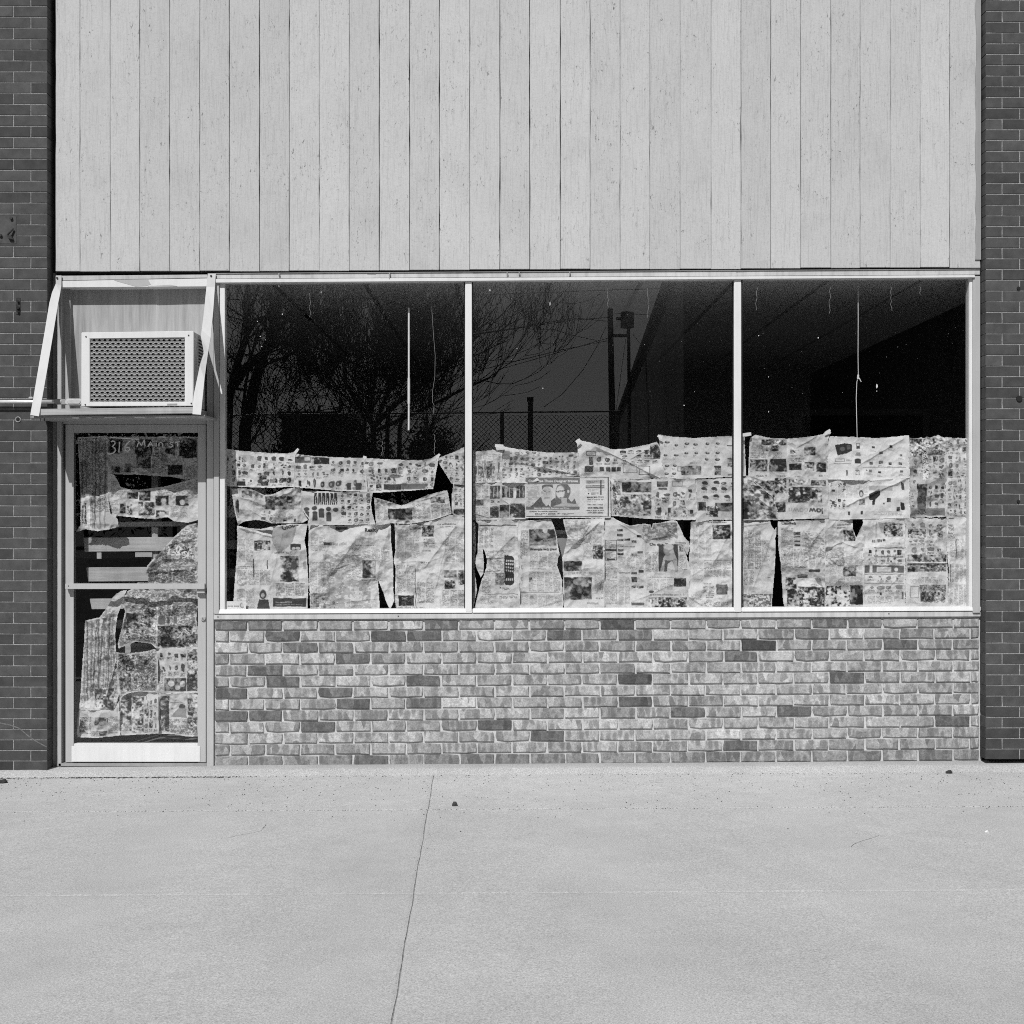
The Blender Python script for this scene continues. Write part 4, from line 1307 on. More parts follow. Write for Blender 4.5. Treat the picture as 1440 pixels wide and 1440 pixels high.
class Ink:
    def __init__(self, x, y, tone, seed):
        self.x, self.y, self.seed = x, y, seed
        self.c = np.full(x.shape, tone, np.float32)
        self.r = random.Random(seed)
        self.c *= (0.90 + 0.18 * fbm(x / 28, y / 28, seed + 70, 3)).astype(np.float32)
    def sel(self, x0, y0, x1, y1, m=1):
        return np.nonzero((self.x > x0 - m) & (self.x < x1 + m) & (self.y > y0 - m) & (self.y < y1 + m))[0]
    def blend(self, i, a, tone):
        self.c[i] = self.c[i] * (1 - a) + tone * a
    def rect(self, x0, y0, x1, y1, tone, a=1.0, soft=0.5):
        i = self.sel(x0, y0, x1, y1)
        if not len(i): return
        x, y = self.x[i], self.y[i]
        k = ss(-soft, soft, x - x0) * ss(-soft, soft, x1 - x) * ss(-soft, soft, y - y0) * ss(-soft, soft, y1 - y)
        self.blend(i, k * a, tone)
    def box(self, x0, y0, x1, y1, tone=.12, w=.7):
        for q in ((x0, y0, x1, y0 + w), (x0, y1 - w, x1, y1), (x0, y0, x0 + w, y1), (x1 - w, y0, x1, y1)): self.rect(*q, tone, .9, .3)
    def ell(self, cx, cy, rx, ry, tone, a=1.0):
        i = self.sel(cx - rx, cy - ry, cx + rx, cy + ry)
        if not len(i): return
        d = np.hypot((self.x[i] - cx) / rx, (self.y[i] - cy) / ry)
        self.blend(i, (1 - ss(0.8, 1.12, d)) * a, tone)
    def poly(self, pts, tone, a=1.0):
        xs_ = [p[0] for p in pts]; ys_ = [p[1] for p in pts]
        i = self.sel(min(xs_), min(ys_), max(xs_), max(ys_))
        if not len(i): return
        k = inside(pts, self.x[i], self.y[i]).astype(np.float32)
        self.blend(i, k * a, tone)
    def line(self, x0, y0, x1, y1, w=.8, tone=.15, a=.9):
        i = self.sel(min(x0, x1), min(y0, y1), max(x0, x1), max(y0, y1), 2)
        if not len(i): return
        L2 = (x1 - x0) ** 2 + (y1 - y0) ** 2 + 1e-9
        t = np.clip(((self.x[i] - x0) * (x1 - x0) + (self.y[i] - y0) * (y1 - y0)) / L2, 0, 1)
        d = np.hypot(self.x[i] - x0 - t * (x1 - x0), self.y[i] - y0 - t * (y1 - y0))
        self.blend(i, (1 - ss(w * .5, w * .5 + .6, d)) * a, tone)
    def pic(self, x0, y0, x1, y1, tone=.2, con=.55, sc=6):
        """a halftone photograph: light and dark shapes inside a frame"""
        i = self.sel(x0, y0, x1, y1)
        if not len(i): return
        x, y = self.x[i], self.y[i]
        s = self.r.randint(0, 9999)
        n = fbm(x / (sc * .5), y / (sc * .42), s, 4)
        n2 = fbm(x / (sc * 2.2) + 5, y / (sc * 2.2), s + 31, 2)
        f = facets(x / (sc * .62), y / (sc * .7), s + 57)
        v = tone * (1 + con * 6.5 * (n - .5) + con * 1.6 * (f - .55)) + con * .8 * (n2 - .5)
        v = np.where(n2 + .5 * (n - .5) > .58, v + .26 * con, v)
        v = np.where(n2 + .5 * (n - .5) < .36, v * .55, v)
        k = ss(-.4, .4, x - x0) * ss(-.4, .4, x1 - x) * ss(-.4, .4, y - y0) * ss(-.4, .4, y1 - y)
        self.blend(i, k, np.clip(v * .85, .035, .60))
    def txt(self, x0, y0, x1, y1, n=2, dark=.30, lead=1.7):
        """columns of body type too small to read"""
        gap = 1.6
        cw = (x1 - x0 - gap * (n - 1)) / n
        for c in range(n):
            a0 = x0 + c * (cw + gap)
            i = self.sel(a0, y0, a0 + cw, y1, 0)
            if not len(i): continue
            x, y = self.x[i], self.y[i]
            row = np.floor((y - y0) / lead)
            w_ = h2(np.floor((x - a0) / .85), row, self.seed + c)
            para = h2(row, row * 0 + c, self.seed + 3)
            endl = a0 + cw * np.where(para > .8, .35 + h2(row, row * 0, self.seed + 8) * .5, 1.0)
            ph = ((y - y0) / lead) % 1
            k = (w_ > .16) * (x < endl) * ss(0, .25, ph) * ss(.95, .6, ph)
            self.c[i] *= 1 - (k * (.25 + .75 * w_) * dark * 1.5).astype(np.float32)
    def head(self, x0, y0, x1, h, tone=.12, rows=1):
        """a bold headline whose letters are too small to read"""
        for q in range(rows):
            x = x0; y = y0 + q * h * 1.35
            xe = x1 if q < rows - 1 else lerp(x0, x1, self.r.uniform(.6, 1))
            while x < xe:
                w_ = h * self.r.uniform(.28, .62)
                if self.r.random() < .85: self.rect(x, y + self.r.choice([0, 0, h * .25]), x + w_ * .72, y + h, tone, .8, .35)
                x += w_
    def ads(self, x0, y0, x1, y1, nx, ny, dens=.9, lo=.08, hi=.3):
        """rows of small goods with prices, as on a flyer page"""
        r = self.r
        cw, ch = (x1 - x0) / nx, (y1 - y0) / ny
        for j in range(ny):
            for i in range(nx):
                if r.random() > dens: continue
                cx, cy = x0 + (i + .5) * cw + r.uniform(-.12, .12) * cw, y0 + (j + .42) * ch + r.uniform(-.1, .1) * ch
                tn = r.uniform(lo, hi) * .8
                w_, h_ = cw * r.uniform(.16, .44), ch * r.uniform(.16, .38)
                k = r.random()
                if k < .2: self.pic(cx - w_, cy - h_, cx + w_, cy + h_, tn + .05, .6, 3)
                elif k < .36:
                    self.poly([(cx + math.cos(a_) * w_ * r.uniform(.5, 1.2), cy + math.sin(a_) * h_ * r.uniform(.5, 1.2)) for a_ in np.arange(0, 6.2, .7)], tn, .9); self.ell(cx + r.uniform(-.4, .4) * w_, cy, w_ * .3, h_ * .35, .4, .8)
                elif k < .6:
                    self.ell(cx, cy, w_, h_, tn, .9); self.ell(cx + w_ * .5, cy - h_ * .6, w_ * .5, h_ * .5, tn * 1.2, .9)
                    self.ell(cx - w_ * .2, cy, w_ * .4, h_ * .4, .45, .8)
                elif k < .8:
                    for q in range(r.randint(2, 4)): self.ell(cx + r.uniform(-1, 1) * w_, cy + r.uniform(-1, 1) * h_, w_ * .45, h_ * .5, tn * r.uniform(.8, 1.5), .9)
                else:
                    self.poly([(cx - w_, cy - h_ * .4), (cx - w_ * .2, cy - h_), (cx + w_, cy - h_ * .7), (cx + w_ * .8, cy + h_), (cx - w_ * .6, cy + h_ * .8)], tn, .9)
                self.txt(cx - cw * .36, cy + h_ + ch * .06, cx + cw * .36, cy + h_ + ch * .34, 1, .4)
                if r.random() < .5: self.head(cx - cw * .3, cy + h_ + ch * .1, cx + cw * r.uniform(-.1, .2), max(1.3, ch * .12), .16)
    def T(self, s, x, y, h, tone=.1, rot=0, bold=True, width=None):
        """readable lettering; (x, y) is the left end of the base line, h the capital height in photo pixels"""
        m = text_mask(s, bold)
        Hd, Wd = m.shape
        k = h / 0.70 / 40.0
        kx = k if width is None else width / Wd
        a = math.radians(rot)
        dx, dy = self.x - x, self.y - y
        u = dx * math.cos(a) - dy * math.sin(a)
        v = -(dx * math.sin(a) + dy * math.cos(a))
        desc = 0
        if any(ch in s for ch in "gjpqy,"): desc = 0.2 * 40
        ui, vi = u / kx, v / k + desc
        i = np.nonzero((ui >= 1) & (ui < Wd - 2) & (vi >= 1) & (vi < Hd - 2))[0]
        if not len(i): return
        px_, py_ = ui[i], vi[i]
        # average a few samples so that thin strokes do not flicker
        acc = 0
        for ox in (-.35, .35):
            for oy in (-.35, .35):
                jx = np.clip((px_ + ox / kx * .7).astype(int), 0, Wd - 1); jy = np.clip((py_ + oy / k * .7).astype(int), 0, Hd - 1)
                acc = acc + m[jy, jx]
        self.blend(i, np.clip(acc / 4 * 1.25, 0, 1), tone)
    def stain(self, x0, y0, x1, y1, lo=.55, sc=9, th=.5):
        """worn colour print: broken streaks and flakes rather than soft clouds"""
        i = self.sel(x0, y0, x1, y1)
        q = self.r.randint(0, 9999)
        x, y = self.x[i], self.y[i]
        n = fbm(x / (sc * .6), y / (sc * .42), q, 3)
        n2 = fbm(x / 2.0, y / 1.2, q + 9, 2)
        blk = h2(np.floor(x / (sc * .95)), np.floor(y / (sc * .62)), q + 13)
        row = h2(np.floor(y / 1.7), np.floor(x / 14), q + 17)
        v = n + .7 * (n2 - .5) + .38 * (blk - .5) + .2 * (row - .5)
        self.c[i] *= (1 - (1 - lo) * ss(th - .04, th + .10, v)).astype(np.float32)

DG = "newspapers stuck inside the glass door"
def sheet(label, poly, paint, y=0.030, amp=1.0, tone=.62, step=.62, folds=(), tape=(), seed=None, group="newspapers taped inside the shop windows",
          name="newspaper", cat="newspaper", droop=0.0, tear=.5, hmin=0.0085, fine=1.0):
    rim = 1.5 if group == DG else 1.0
    tone = tone * .90
    seed = seed if seed is not None else (abs(int(poly[0][0] * 31 + poly[0][1] * 17 + poly[1][0] * 7)) % 9973)
    xs_ = np.array([p[0] for p in poly]); ys_ = np.array([p[1] for p in poly])
    x0_, x1_, y0_, y1_ = xs_.min() - 1, xs_.max() + 1, ys_.min() - 1, ys_.max() + 1
    nx, ny = int((x1_ - x0_) / step) + 2, int((y1_ - y0_) / step) + 2
    gx, gy = np.meshgrid(x0_ + np.arange(nx) * step, y0_ + np.arange(ny) * step)
    cxm, cym = gx[:-1, :-1] + step / 2, gy[:-1, :-1] + step / 2
    wx = cxm + tear * (2 * fbm(cxm / 3.5, cym / 3.5, seed + 1, 3) - 1)
    wy = cym + tear * (2 * fbm(cxm / 3.5, cym / 3.5, seed + 2, 3) - 1)
    keep = inside(poly, wx, wy)
    X, Y = gx.ravel(), gy.ravel()
    used = np.zeros((ny, nx), bool)
    used[:-1, :-1] |= keep; used[1:, :-1] |= keep; used[:-1, 1:] |= keep; used[1:, 1:] |= keep
    idx = -np.ones(nx * ny, np.int64)
    ui = np.nonzero(used.ravel())[0]
    idx[ui] = np.arange(len(ui))
    X, Y = X[ui], Y[ui]
    # relief ------------------------------------------------------------
    ed = edge_dist(poly, X, Y)
    a = amp
    ang = (seed % 628) / 100.0
    ca, sa = math.cos(ang), math.sin(ang)
    U, V = X * ca + Y * sa, -X * sa + Y * ca
    qx, qy = X + 5 * vnoise(X / 15, Y / 15, seed + 3), Y + 5 * vnoise(X / 15, Y / 15, seed + 4)
    h = 0.046 * a * (fbm(U / 46, V / 22, seed + 10, 2) - .5)
    h = h + 0.0215 * a * facets(qx / 20, qy / 20, seed + 20) + 0.0085 * a * facets(qx / 10.5 + 3, qy / 13, seed + 25)
    h = h + 0.0062 * a * facets(X / 6.5, Y / 6.5, seed + 30) * ss(.34, .62, fbm(X / 26, Y / 26, seed + 40, 2)) * fine
    h = h + 0.0012 * a * fine * (vnoise(X / 2.4, Y / 2.4, seed + 50) - .5)
    h = h - np.median(h)
    for fd in folds:                                            # (x0,y0,x1,y1,height,width): creases and flaps
        fx0, fy0, fx1, fy1, fh, fw_ = fd
        L = math.hypot(fx1 - fx0, fy1 - fy0)
        nxv, nyv = -(fy1 - fy0) / L, (fx1 - fx0) / L
        wob = 1.6 * (vnoise(X / 9, Y / 9, seed + 60) - .5)
        d = (X - fx0) * nxv + (Y - fy0) * nyv + wob
        t = ((X - fx0) * (fx1 - fx0) + (Y - fy0) * (fy1 - fy0)) / L
        lim = ss(-3, 5, t) * ss(-3, 5, L - t)
        h = h - fh * lim * np.where(d < 0, np.exp(d / fw_), np.exp(-d / (fw_ * .22)))
    h = h + droop * (2 * fbm(X / 22, Y / 40, seed + 61, 2) - 1) * np.exp(-ed / 8)
    h = h - 0.0035 * np.exp(-ed / 1.6) * (vnoise(X / 14, Y / 14, seed + 62) > .45)
    yy = np.maximum(y + .012 + h, hmin + 0.002 * vnoise(X / 4, Y / 4, seed + 63))
    k = S * (D + yy) / D
    co = np.empty((len(X), 3), np.float32)
    co[:, 0] = (X - 720) * k; co[:, 1] = yy; co[:, 2] = CZ + (720 - Y) * k
    # ink ----------------------------------------------------------------
    px_ = X + 1.5 * (fbm(X / 9, Y / 9, seed + 80, 2) - .5) * a + .5 * (vnoise(X / 2.5, Y / 2.5, seed + 82) - .5) * a
    py_ = Y + 1.5 * (fbm(X / 9, Y / 9, seed + 81, 2) - .5) * a + .5 * (vnoise(X / 2.5, Y / 2.5, seed + 83) - .5) * a
    ik = Ink(px_, py_, tone, seed)
    paint(ik)
    ik.c = tone * 1.03 * np.power(np.clip(ik.c / tone, 0.02, 1.25), 1.55)
    pap = np.full(X.shape, tone * 1.06, np.float32)
    mar = ss(.4 * rim, 2.0 * rim, ed + .9 * (vnoise(X / 5, Y / 5, seed + 90) - .5))
    c = pap * (1 - mar) + ik.c * mar
    c = c * (0.95 + 0.10 * vnoise(X / 1.2, Y / 1.2, seed + 91))
    ink = np.ones((len(X), 4), np.float32)
    ink[:, :3] = np.clip(c, .022, .8)[:, None]
    # faces ----------------------------------------------------------------
    J, I = np.nonzero(keep)
    q = np.stack([J * nx + I, (J + 1) * nx + I, (J + 1) * nx + I + 1, J * nx + I + 1], 1)
    q = idx[q].astype(np.int32)
    me = bpy.data.meshes.new(name)
    me.vertices.add(len(X)); me.vertices.foreach_set("co", co.ravel())
    me.loops.add(q.size); me.loops.foreach_set("vertex_index", q.ravel())
    me.polygons.add(len(q))
    me.polygons.foreach_set("loop_start", np.arange(0, q.size, 4, dtype=np.int32))
    me.polygons.foreach_set("use_smooth", np.ones(len(q), bool))
    at = me.attributes.new("ink", 'FLOAT_COLOR', 'POINT')
    at.data.foreach_set("color", ink.ravel())
    me.materials.append(M['news'])
    me.update(); me.validate()
    o = bpy.data.objects.new(name, me)
    COL.objects.link(o)
    tag(o, label, cat, group, "thing")
    for (tx, ty, tw, th, tr) in tape:
        a_ = math.radians(tr)
        cs = [(tx + dx * math.cos(a_) - dy * math.sin(a_), ty + dx * math.sin(a_) + dy * math.cos(a_)) for dx, dy in ((-tw / 2, th / 2), (0, th / 2 + .4), (tw / 2, th / 2), (tw / 2, -th / 2), (0, -th / 2 - .3), (-tw / 2, -th / 2))]
        MB().quad(cs, 0.0068, 0.0074).build("tape", M['tape'], o)
    return o

# ---- left pane, top row
def p(k):
    k.ads(338, 641, 412, 682, 7, 4, .95, .07, .2); k.ads(316, 640, 340, 682, 3, 4, .8, .1, .2)
    k.rect(333, 677, 345, 683, .08); k.poly([(337, 640), (352, 640), (372, 655), (350, 652)], .5, .8)
    for x, y in ((370, 671), (385, 676), (398, 675), (372, 680)): k.pic(x - 5, y - 3, x + 5, y + 3, .12, .5, 3)
sheet("flyer page with scattered dark goods in the top left window corner, half in shade", [(311, 630), (335, 633.5), (375, 637), (402, 638), (412, 636), (418.5, 630.5), (420, 633), (414.5, 641), (415.5, 684.5), (380, 686), (337, 684.5), (311, 683)], p, .032, .9, .66,
      tape=((417, 634, 8, 3, -50),))
def p(k):
    k.rect(414, 642, 437, 651, .22); k.rect(428, 643, 436, 648, .55); k.pic(438, 643, 463, 653, .18, .6, 5)
    k.ads(464, 646, 514, 668, 5, 2, .95, .1, .25); k.ads(415, 653, 464, 672, 5, 2, .95, .15, .3); k.ads(416, 672, 515, 691, 9, 1, 1, .1, .25)
    k.rect(488, 679, 494, 689, .14); k.rect(500, 679, 508, 689, .15)
sheet("flyer page with dark title banner at its top left corner, second in the left pane", [(413, 638), (440, 641), (470, 643), (513, 644), (517, 691.5), (480, 690.5), (436, 687), (413.5, 685)], p, .028, .8, .64)
def p(k):
    k.ads(517, 648, 570, 690, 5, 4, .9, .12, .3); k.ads(570, 650, 613, 688, 4, 4, .9, .1, .26)
    k.rect(540, 681, 564, 689, .13); k.rect(565, 680, 598, 688, .25); k.ell(555, 670, 8, 3, .2, .8)
sheet("flyer page sagging between two tape points left of the dark triangular gap", [(511, 644), (530, 645), (570, 647), (595, 647), (608, 644), (616, 638.5), (617.5, 641), (614, 660), (609, 687.5), (590, 689), (560, 691), (530, 693), (514, 693)], p, .030, .9, .64,
      folds=((570, 668, 612, 648, .006, 5),), tape=((616, 641, 7, 3, -45), (513, 643, 5, 3, 20)))
def p(k):
    k.ads(622, 640, 656, 678, 4, 5, .95, .08, .24); k.rect(640, 641, 645, 646, .08)
sheet("small dark cornered flyer corner rising to the first mullion", [(616, 644), (635, 637), (657, 627), (657, 683), (640, 681), (635, 680), (618, 653)], p, .026, 1.2, .55,
      folds=((620, 646, 642, 662, .008, 4),))
# ---- left pane, middle row
def p(k):
    k.pic(340, 690, 372, 700, .28, .4, 8); k.rect(349, 690, 354, 698, .15); k.pic(373, 698, 414, 716, .17, .4, 7); k.rect(404, 698, 411, 708, .10); k.rect(405, 703, 410, 706, .4)
    k.poly([(383, 712), (394, 703), (404, 722), (398, 712)], .12); k.rect(382, 713, 387, 717, .08); k.ads(366, 708, 384, 734, 2, 3, .7, .15, .3)
    k.pic(331, 702, 336, 728, .15, .5, 3); k.rect(336, 717, 354, 726, .42); k.rect(398, 731, 403, 733, .08); k.box(383, 732, 388, 735.5); k.rect(413, 729, 416, 734, .08)
    k.txt(385, 722, 412, 730, 3, .3)
sheet("loose page with big dark fold, bulging over the black gap in the left pane", [(325.5, 688), (340, 686), (357, 689), (371, 696), (384, 695), (398, 688), (411, 686), (426, 686.5), (423.5, 714), (434, 731), (425, 735), (411, 736), (382, 736), (373, 733), (360, 731), (345, 733), (334.5, 738.5), (328.5, 712)], p, .034, 1.6, .60,
      folds=((376, 706, 412, 690, .012, 6), (345, 712, 382, 736, .008, 5), (336, 698, 372, 712, .006, 6)), droop=.004)
def p(k):
    for i in range(6): 
        x = 442 + i * 5.6; k.poly([(x, 693), (x + 3.6, 693), (x + 4.4, 710), (x + 2.8, 710), (x + 2, 698), (x + 1, 710), (x - .5, 710)], .1)
    for x, y in ((431, 716), (442, 715), (462, 716), (472, 717)): k.ell(x, y, 4, 3.2, .14); 
    for x, y in ((431, 726), (443, 726), (462, 727), (452, 722)): k.rect(x - 3.6, y - 4, x + 3.6, y + 6, .14); k.ell(x, y - 5, 4, 2, .12)
    k.ads(478, 693, 522, 736, 5, 5, .95, .09, .26); k.rect(480, 692, 496, 694, .12)
sheet("flyer page showing a row of dark trousers and shirts", [(424, 690), (460, 691), (490, 692), (524.5, 692), (521.5, 708), (523.5, 722), (528, 737.5), (480, 738), (432, 739), (434, 730), (423.5, 714)], p, .030, .9, .62)
def p(k):
    k.pic(527, 700, 550, 712, .35, .4, 6); k.pic(546, 715, 580, 731, .24, .6, 8); k.pic(606, 699, 626, 707, .24, .4, 6); k.txt(580, 708, 632, 730, 4, .35); k.txt(530, 712, 548, 732, 2, .3)
    k.head(562, 726, 600, 2, .2)
sheet("crumpled page sagging under the long black gap in the left pane", [(526, 699), (539, 703), (553, 707), (565, 711), (577, 706.5), (601, 696), (629, 689), (632, 706), (635, 722.5), (608, 731.5), (575, 737), (549, 736), (529, 739), (527.5, 722)], p, .034, 1.5, .60, folds=((540, 722, 565, 714, .006, 4), (585, 706, 628, 692, .006, 4)), droop=.003)
def p(k): k.pic(638, 681, 656, 684, .14, .4, 5); k.ads(638, 686, 656, 712, 3, 4, .9, .12, .3); k.pic(638, 716, 656, 724, .17, .4, 5)
sheet("narrow upright flyer strip against the first mullion in the middle row", [(637.5, 679), (657, 676), (657, 727), (640, 725), (635.5, 722), (635, 700)], p, .028, 1.0, .60)
# ---- left pane, bottom row
def p(k):
    k.poly([(338, 741), (352, 744), (383, 752), (384, 746), (366, 745), (350, 742)], .16); k.poly([(384, 742), (418, 738), (412, 762), (392, 780), (382, 760)], .33, .7)
    k.T("Globe", 397, 747, 7, .10, 18); k.txt(335, 758, 356, 790, 2, .3); k.pic(357, 760, 380, 774, .3, .5, 5); k.rect(408, 765, 423, 773, .10); k.ell(413, 771, 3, 2, .5); k.ell(419, 771, 3, 2, .5)
    k.head(386, 776, 420, 2.4, .12); k.pic(394, 782, 420, 818, .24, .55, 8); k.ell(413, 795, 4, 7, .13); k.rect(356, 786, 357.5, 812, .12); k.rect(375, 788, 376.5, 800, .12)
    k.head(334, 796, 354, 1.6, .15, 2); k.txt(333, 802, 380, 822, 3, .34); k.head(334, 822, 350, 1.6, .15); k.txt(333, 828, 358, 856, 2, .3); k.txt(388, 820, 428, 838, 3, .4)
    k.ell(370, 836, 5, 7, .14); k.ell(370, 837, 2.6, 3.6, .45); k.poly([(361, 857), (364, 843), (377, 843), (380, 857)], .13); k.rect(384, 841, 431, 853, .12); k.head(388, 846, 424, 1.8, .5); k.head(388, 849.5, 428, 1.3, .45)
    k.rect(426, 790, 431, 800, .4)
sheet("newspaper front page with slanted masthead and small photo of a person at bottom", [(333, 739), (350, 742.5), (366, 744), (384, 740), (411, 736.5), (432.5, 737), (428, 760), (431, 775), (434, 821), (432, 859), (327.5, 859), (330, 820), (334, 764)], p, .030, 1.0, .66,
      folds=((336, 742, 384, 756, .010, 5), (378, 830, 398, 745, .004, 6)), droop=.002, fine=.8)
def p(k):
    k.rect(472, 739, 489, 745, .16); k.T("Realty", 513, 748.5, 5.2, .09); k.rect(455, 763, 466, 767, .14); k.head(464, 763, 488, 4, .3); k.txt(437, 756, 458, 775, 2, .3); k.head(500, 766.5, 538, 1.5, .12)
    k.txt(495, 770, 548, 790, 4, .3); k.pic(510, 788, 528, 813, .3, .4, 6); k.box(510, 788, 528, 813, .25); k.head(508, 815, 540, 2, .2); k.txt(436, 790, 470, 850, 3, .25); k.txt(480, 780, 508, 812, 2, .28)
    k.stain(455, 780, 520, 858, .72, 14, .5); k.stain(434, 835, 470, 858, .6, 8, .5); k.poly([(456, 845), (460, 830), (478, 800), (488, 806), (474, 830), (466, 850)], .42, .6)
sheet("large creased realty page with a torn slit at its lower right", [(434, 738.5), (470, 739.5), (500, 738.5), (549.5, 736.5), (550, 760), (553, 792), (553, 830), (554, 845), (549, 858), (543, 846), (540, 836), (535, 824), (531, 813), (533, 835), (534, 859), (436.5, 859), (435, 823), (433.7, 767)], p, .032, 1.25, .66,
      folds=((466, 806, 500, 760, .007, 6), (470, 800, 496, 792, .006, 3), (440, 852, 530, 842, .006, 3)), droop=.002)
def p(k):
    k.pic(576, 738, 592, 745, .28, .4, 5); k.pic(593, 739, 610, 755, .17, .6, 4); k.box(593, 739, 610, 755, .12); k.head(615, 736, 650, 2.6, .13, 1); k.head(618, 740, 646, 1.8, .13)
    k.poly([(560, 750), (582, 756), (580, 782), (566, 790), (556, 784)], .38, .6); k.txt(558, 744, 590, 785, 3, .25); k.txt(596, 758, 612, 770, 1, .4); k.head(594, 774, 610, 2, .15); k.head(592, 790, 610, 1.6, .18)
    k.txt(558, 794, 584, 834, 2, .3); k.pic(560, 837, 582, 852, .15, .3, 5); k.T("DEC", 565, 843, 3, .4); k.txt(556, 853, 600, 857, 4, .5); k.box(584, 800, 585, 852, .15, .8); k.txt(587, 818, 610, 848, 2, .36)
    k.pic(624, 802, 642, 812, .22, .4, 5); k.pic(625, 816, 640, 828, .25, .5, 4); k.txt(622, 830, 654, 852, 3, .36); k.pic(644, 802, 655, 822, .28, .4, 4); k.head(588, 846, 612, 1.3, .12); k.txt(626, 748, 655, 790, 2, .28)
sheet("wrinkled text page between the two lower slits and the first mullion", [(555, 737.5), (575, 738), (608, 732.5), (634, 724), (657, 726), (657, 859), (558, 859), (555, 846), (556.5, 800), (553.5, 787), (556, 775)], p, .030, 1.3, .67,
      folds=((596, 800, 640, 740, .008, 7), (560, 792, 600, 788, .005, 4), (612, 830, 626, 770, .006, 5)), droop=.002)
# ---- middle pane, top row
def p(k):
    k.ads(666, 646, 704, 676, 6, 1, 1, .14, .3); k.txt(666, 638, 704, 646, 3, .3); k.pic(672, 648, 680, 672, .32, .4, 4); k.pic(684, 648, 692, 672, .26, .4, 4)
sheet("short strip of flyer right of the first mullion in the top row", [(660, 636), (693, 632.5), (706, 636.5), (707, 678), (680, 679), (660, 680)], p, .026, 1.1, .60)
def p(k):
    k.ads(706, 634, 762, 672, 7, 5, .95, .13, .34); k.ads(762, 640, 812, 668, 6, 4, .95, .1, .3); k.rect(708, 634, 717, 645, .28); k.rect(800, 639, 806, 642, .12)
sheet("flyer page with a diagonal fold above the eyewear advertisement", [(696, 625), (707, 627.5), (725, 631), (747, 634), (775, 636.5), (813.5, 636), (815.5, 669), (787, 671), (740, 679), (705.5, 679), (703, 650)], p, .030, 1.3, .60,
      folds=((728, 650, 806, 667, .010, 5), (750, 655, 812, 668, .006, 3)), tape=((702, 627, 12, 4, 3),))
def p(k):
    k.box(825, 634, 838, 641, .12, 1); k.ads(826, 641, 870, 656, 4, 1, 1, .1, .25); k.rect(822, 655, 834, 664, .10)
    for x in (843, 852, 860, 867): k.rect(x, 657, x + 6, 663, .12)
    k.poly([(876, 653), (893, 655), (898, 664), (882, 665)], .5); k.box(876, 653, 896, 665, .14, .8); k.box(898, 655, 914, 668, .16, 1); k.ads(872, 632, 926, 652, 5, 3, .9, .12, .3); k.pic(914, 625, 928, 645, .2, .5, 4); k.rect(907, 633, 911, 639, .12)
sheet("flyer page crossed by a long dark diagonal fold in the middle pane", [(811.5, 618), (820, 620), (840, 625), (862, 632), (880, 631), (892, 629), (910, 625), (924, 621.5), (929, 630), (931, 650), (935, 671), (909, 674), (864, 673.5), (815, 670), (813, 640)], p, .032, 1.0, .64,
      folds=((838, 628, 932, 674, .014, 6), (886, 646, 924, 624, .006, 4)), tape=((813, 620, 7, 4, -35),))
def p(k):
    for (x, y) in ((938, 622), (951, 626), (966, 624), (978, 625), (995, 624), (1009, 624), (936, 640), (951, 640), (965, 637), (979, 637), (995, 637), (1009, 637), (994, 646), (1009, 646), (938, 655), (949, 655), (937, 666), (948, 666)):
        w_ = k.r.uniform(2.6, 4); k.ell(x, y, w_, 1.9, .14); k.ell(x + .5, y - .8, w_ * .5, 1, .4); k.txt(x - 4, y + 3, x + 4, y + 6, 1, .35)
    k.box(953, 656, 958, 663, .2); k.pic(958, 655, 986, 668, .16, .5, 5); k.head(970, 650, 984, 2, .2); k.pic(1023, 644, 1031, 657, .25, .4, 4); k.rect(1022, 626, 1031, 627.4, .1); k.rect(1023, 666, 1031, 669, .3)
    k.pic(1005, 655, 1014, 668, .16, .5, 3); k.rect(1004, 655, 1012, 657.5, .12)
sheet("clean light flyer page with rows of tiny cars left of the second mullion", [(926, 611), (940, 613.5), (975, 616), (1000, 614.5), (1043, 612), (1047, 615), (1049, 669), (1000, 672), (960, 674), (934, 671), (930, 645)], p, .028, .65, .64, tape=((928, 614, 7, 3.4, 25),))
# ---- middle pane, middle row
def p(k):
    k.pic(689, 683, 703, 701, .15, .4, 4); k.pic(706, 684, 722, 700, .15, .4, 4); k.pic(726, 683, 740, 700, .14, .4, 4)
    for x in (694, 699, 711, 716, 730, 735): k.rect(x, 684, x + 1.2, 699, .5, .8)
    k.pic(667, 702, 680, 711, .18, .3, 5); k.T("25", 690, 707, 3.6, .12); k.T("00", 699, 707, 2.4, .12); k.pic(689, 712, 701, 728, .2, .5, 4); k.pic(702, 710, 716, 728, .16, .5, 5); k.pic(717, 708, 740, 728, .14, .7, 7)
    k.txt(666, 682, 687, 700, 2, .35); k.txt(666, 713, 687, 728, 2, .3)
sheet("dark printed flyer with a row of bottles left of the eyewear advertisement", [(660, 680), (706, 678), (735, 676), (742, 680), (742, 730), (700, 731), (660, 731)], p, .030, 1.0, .60,
      folds=((708, 703, 738, 726, .010, 4), (665, 722, 690, 728, .007, 3)))
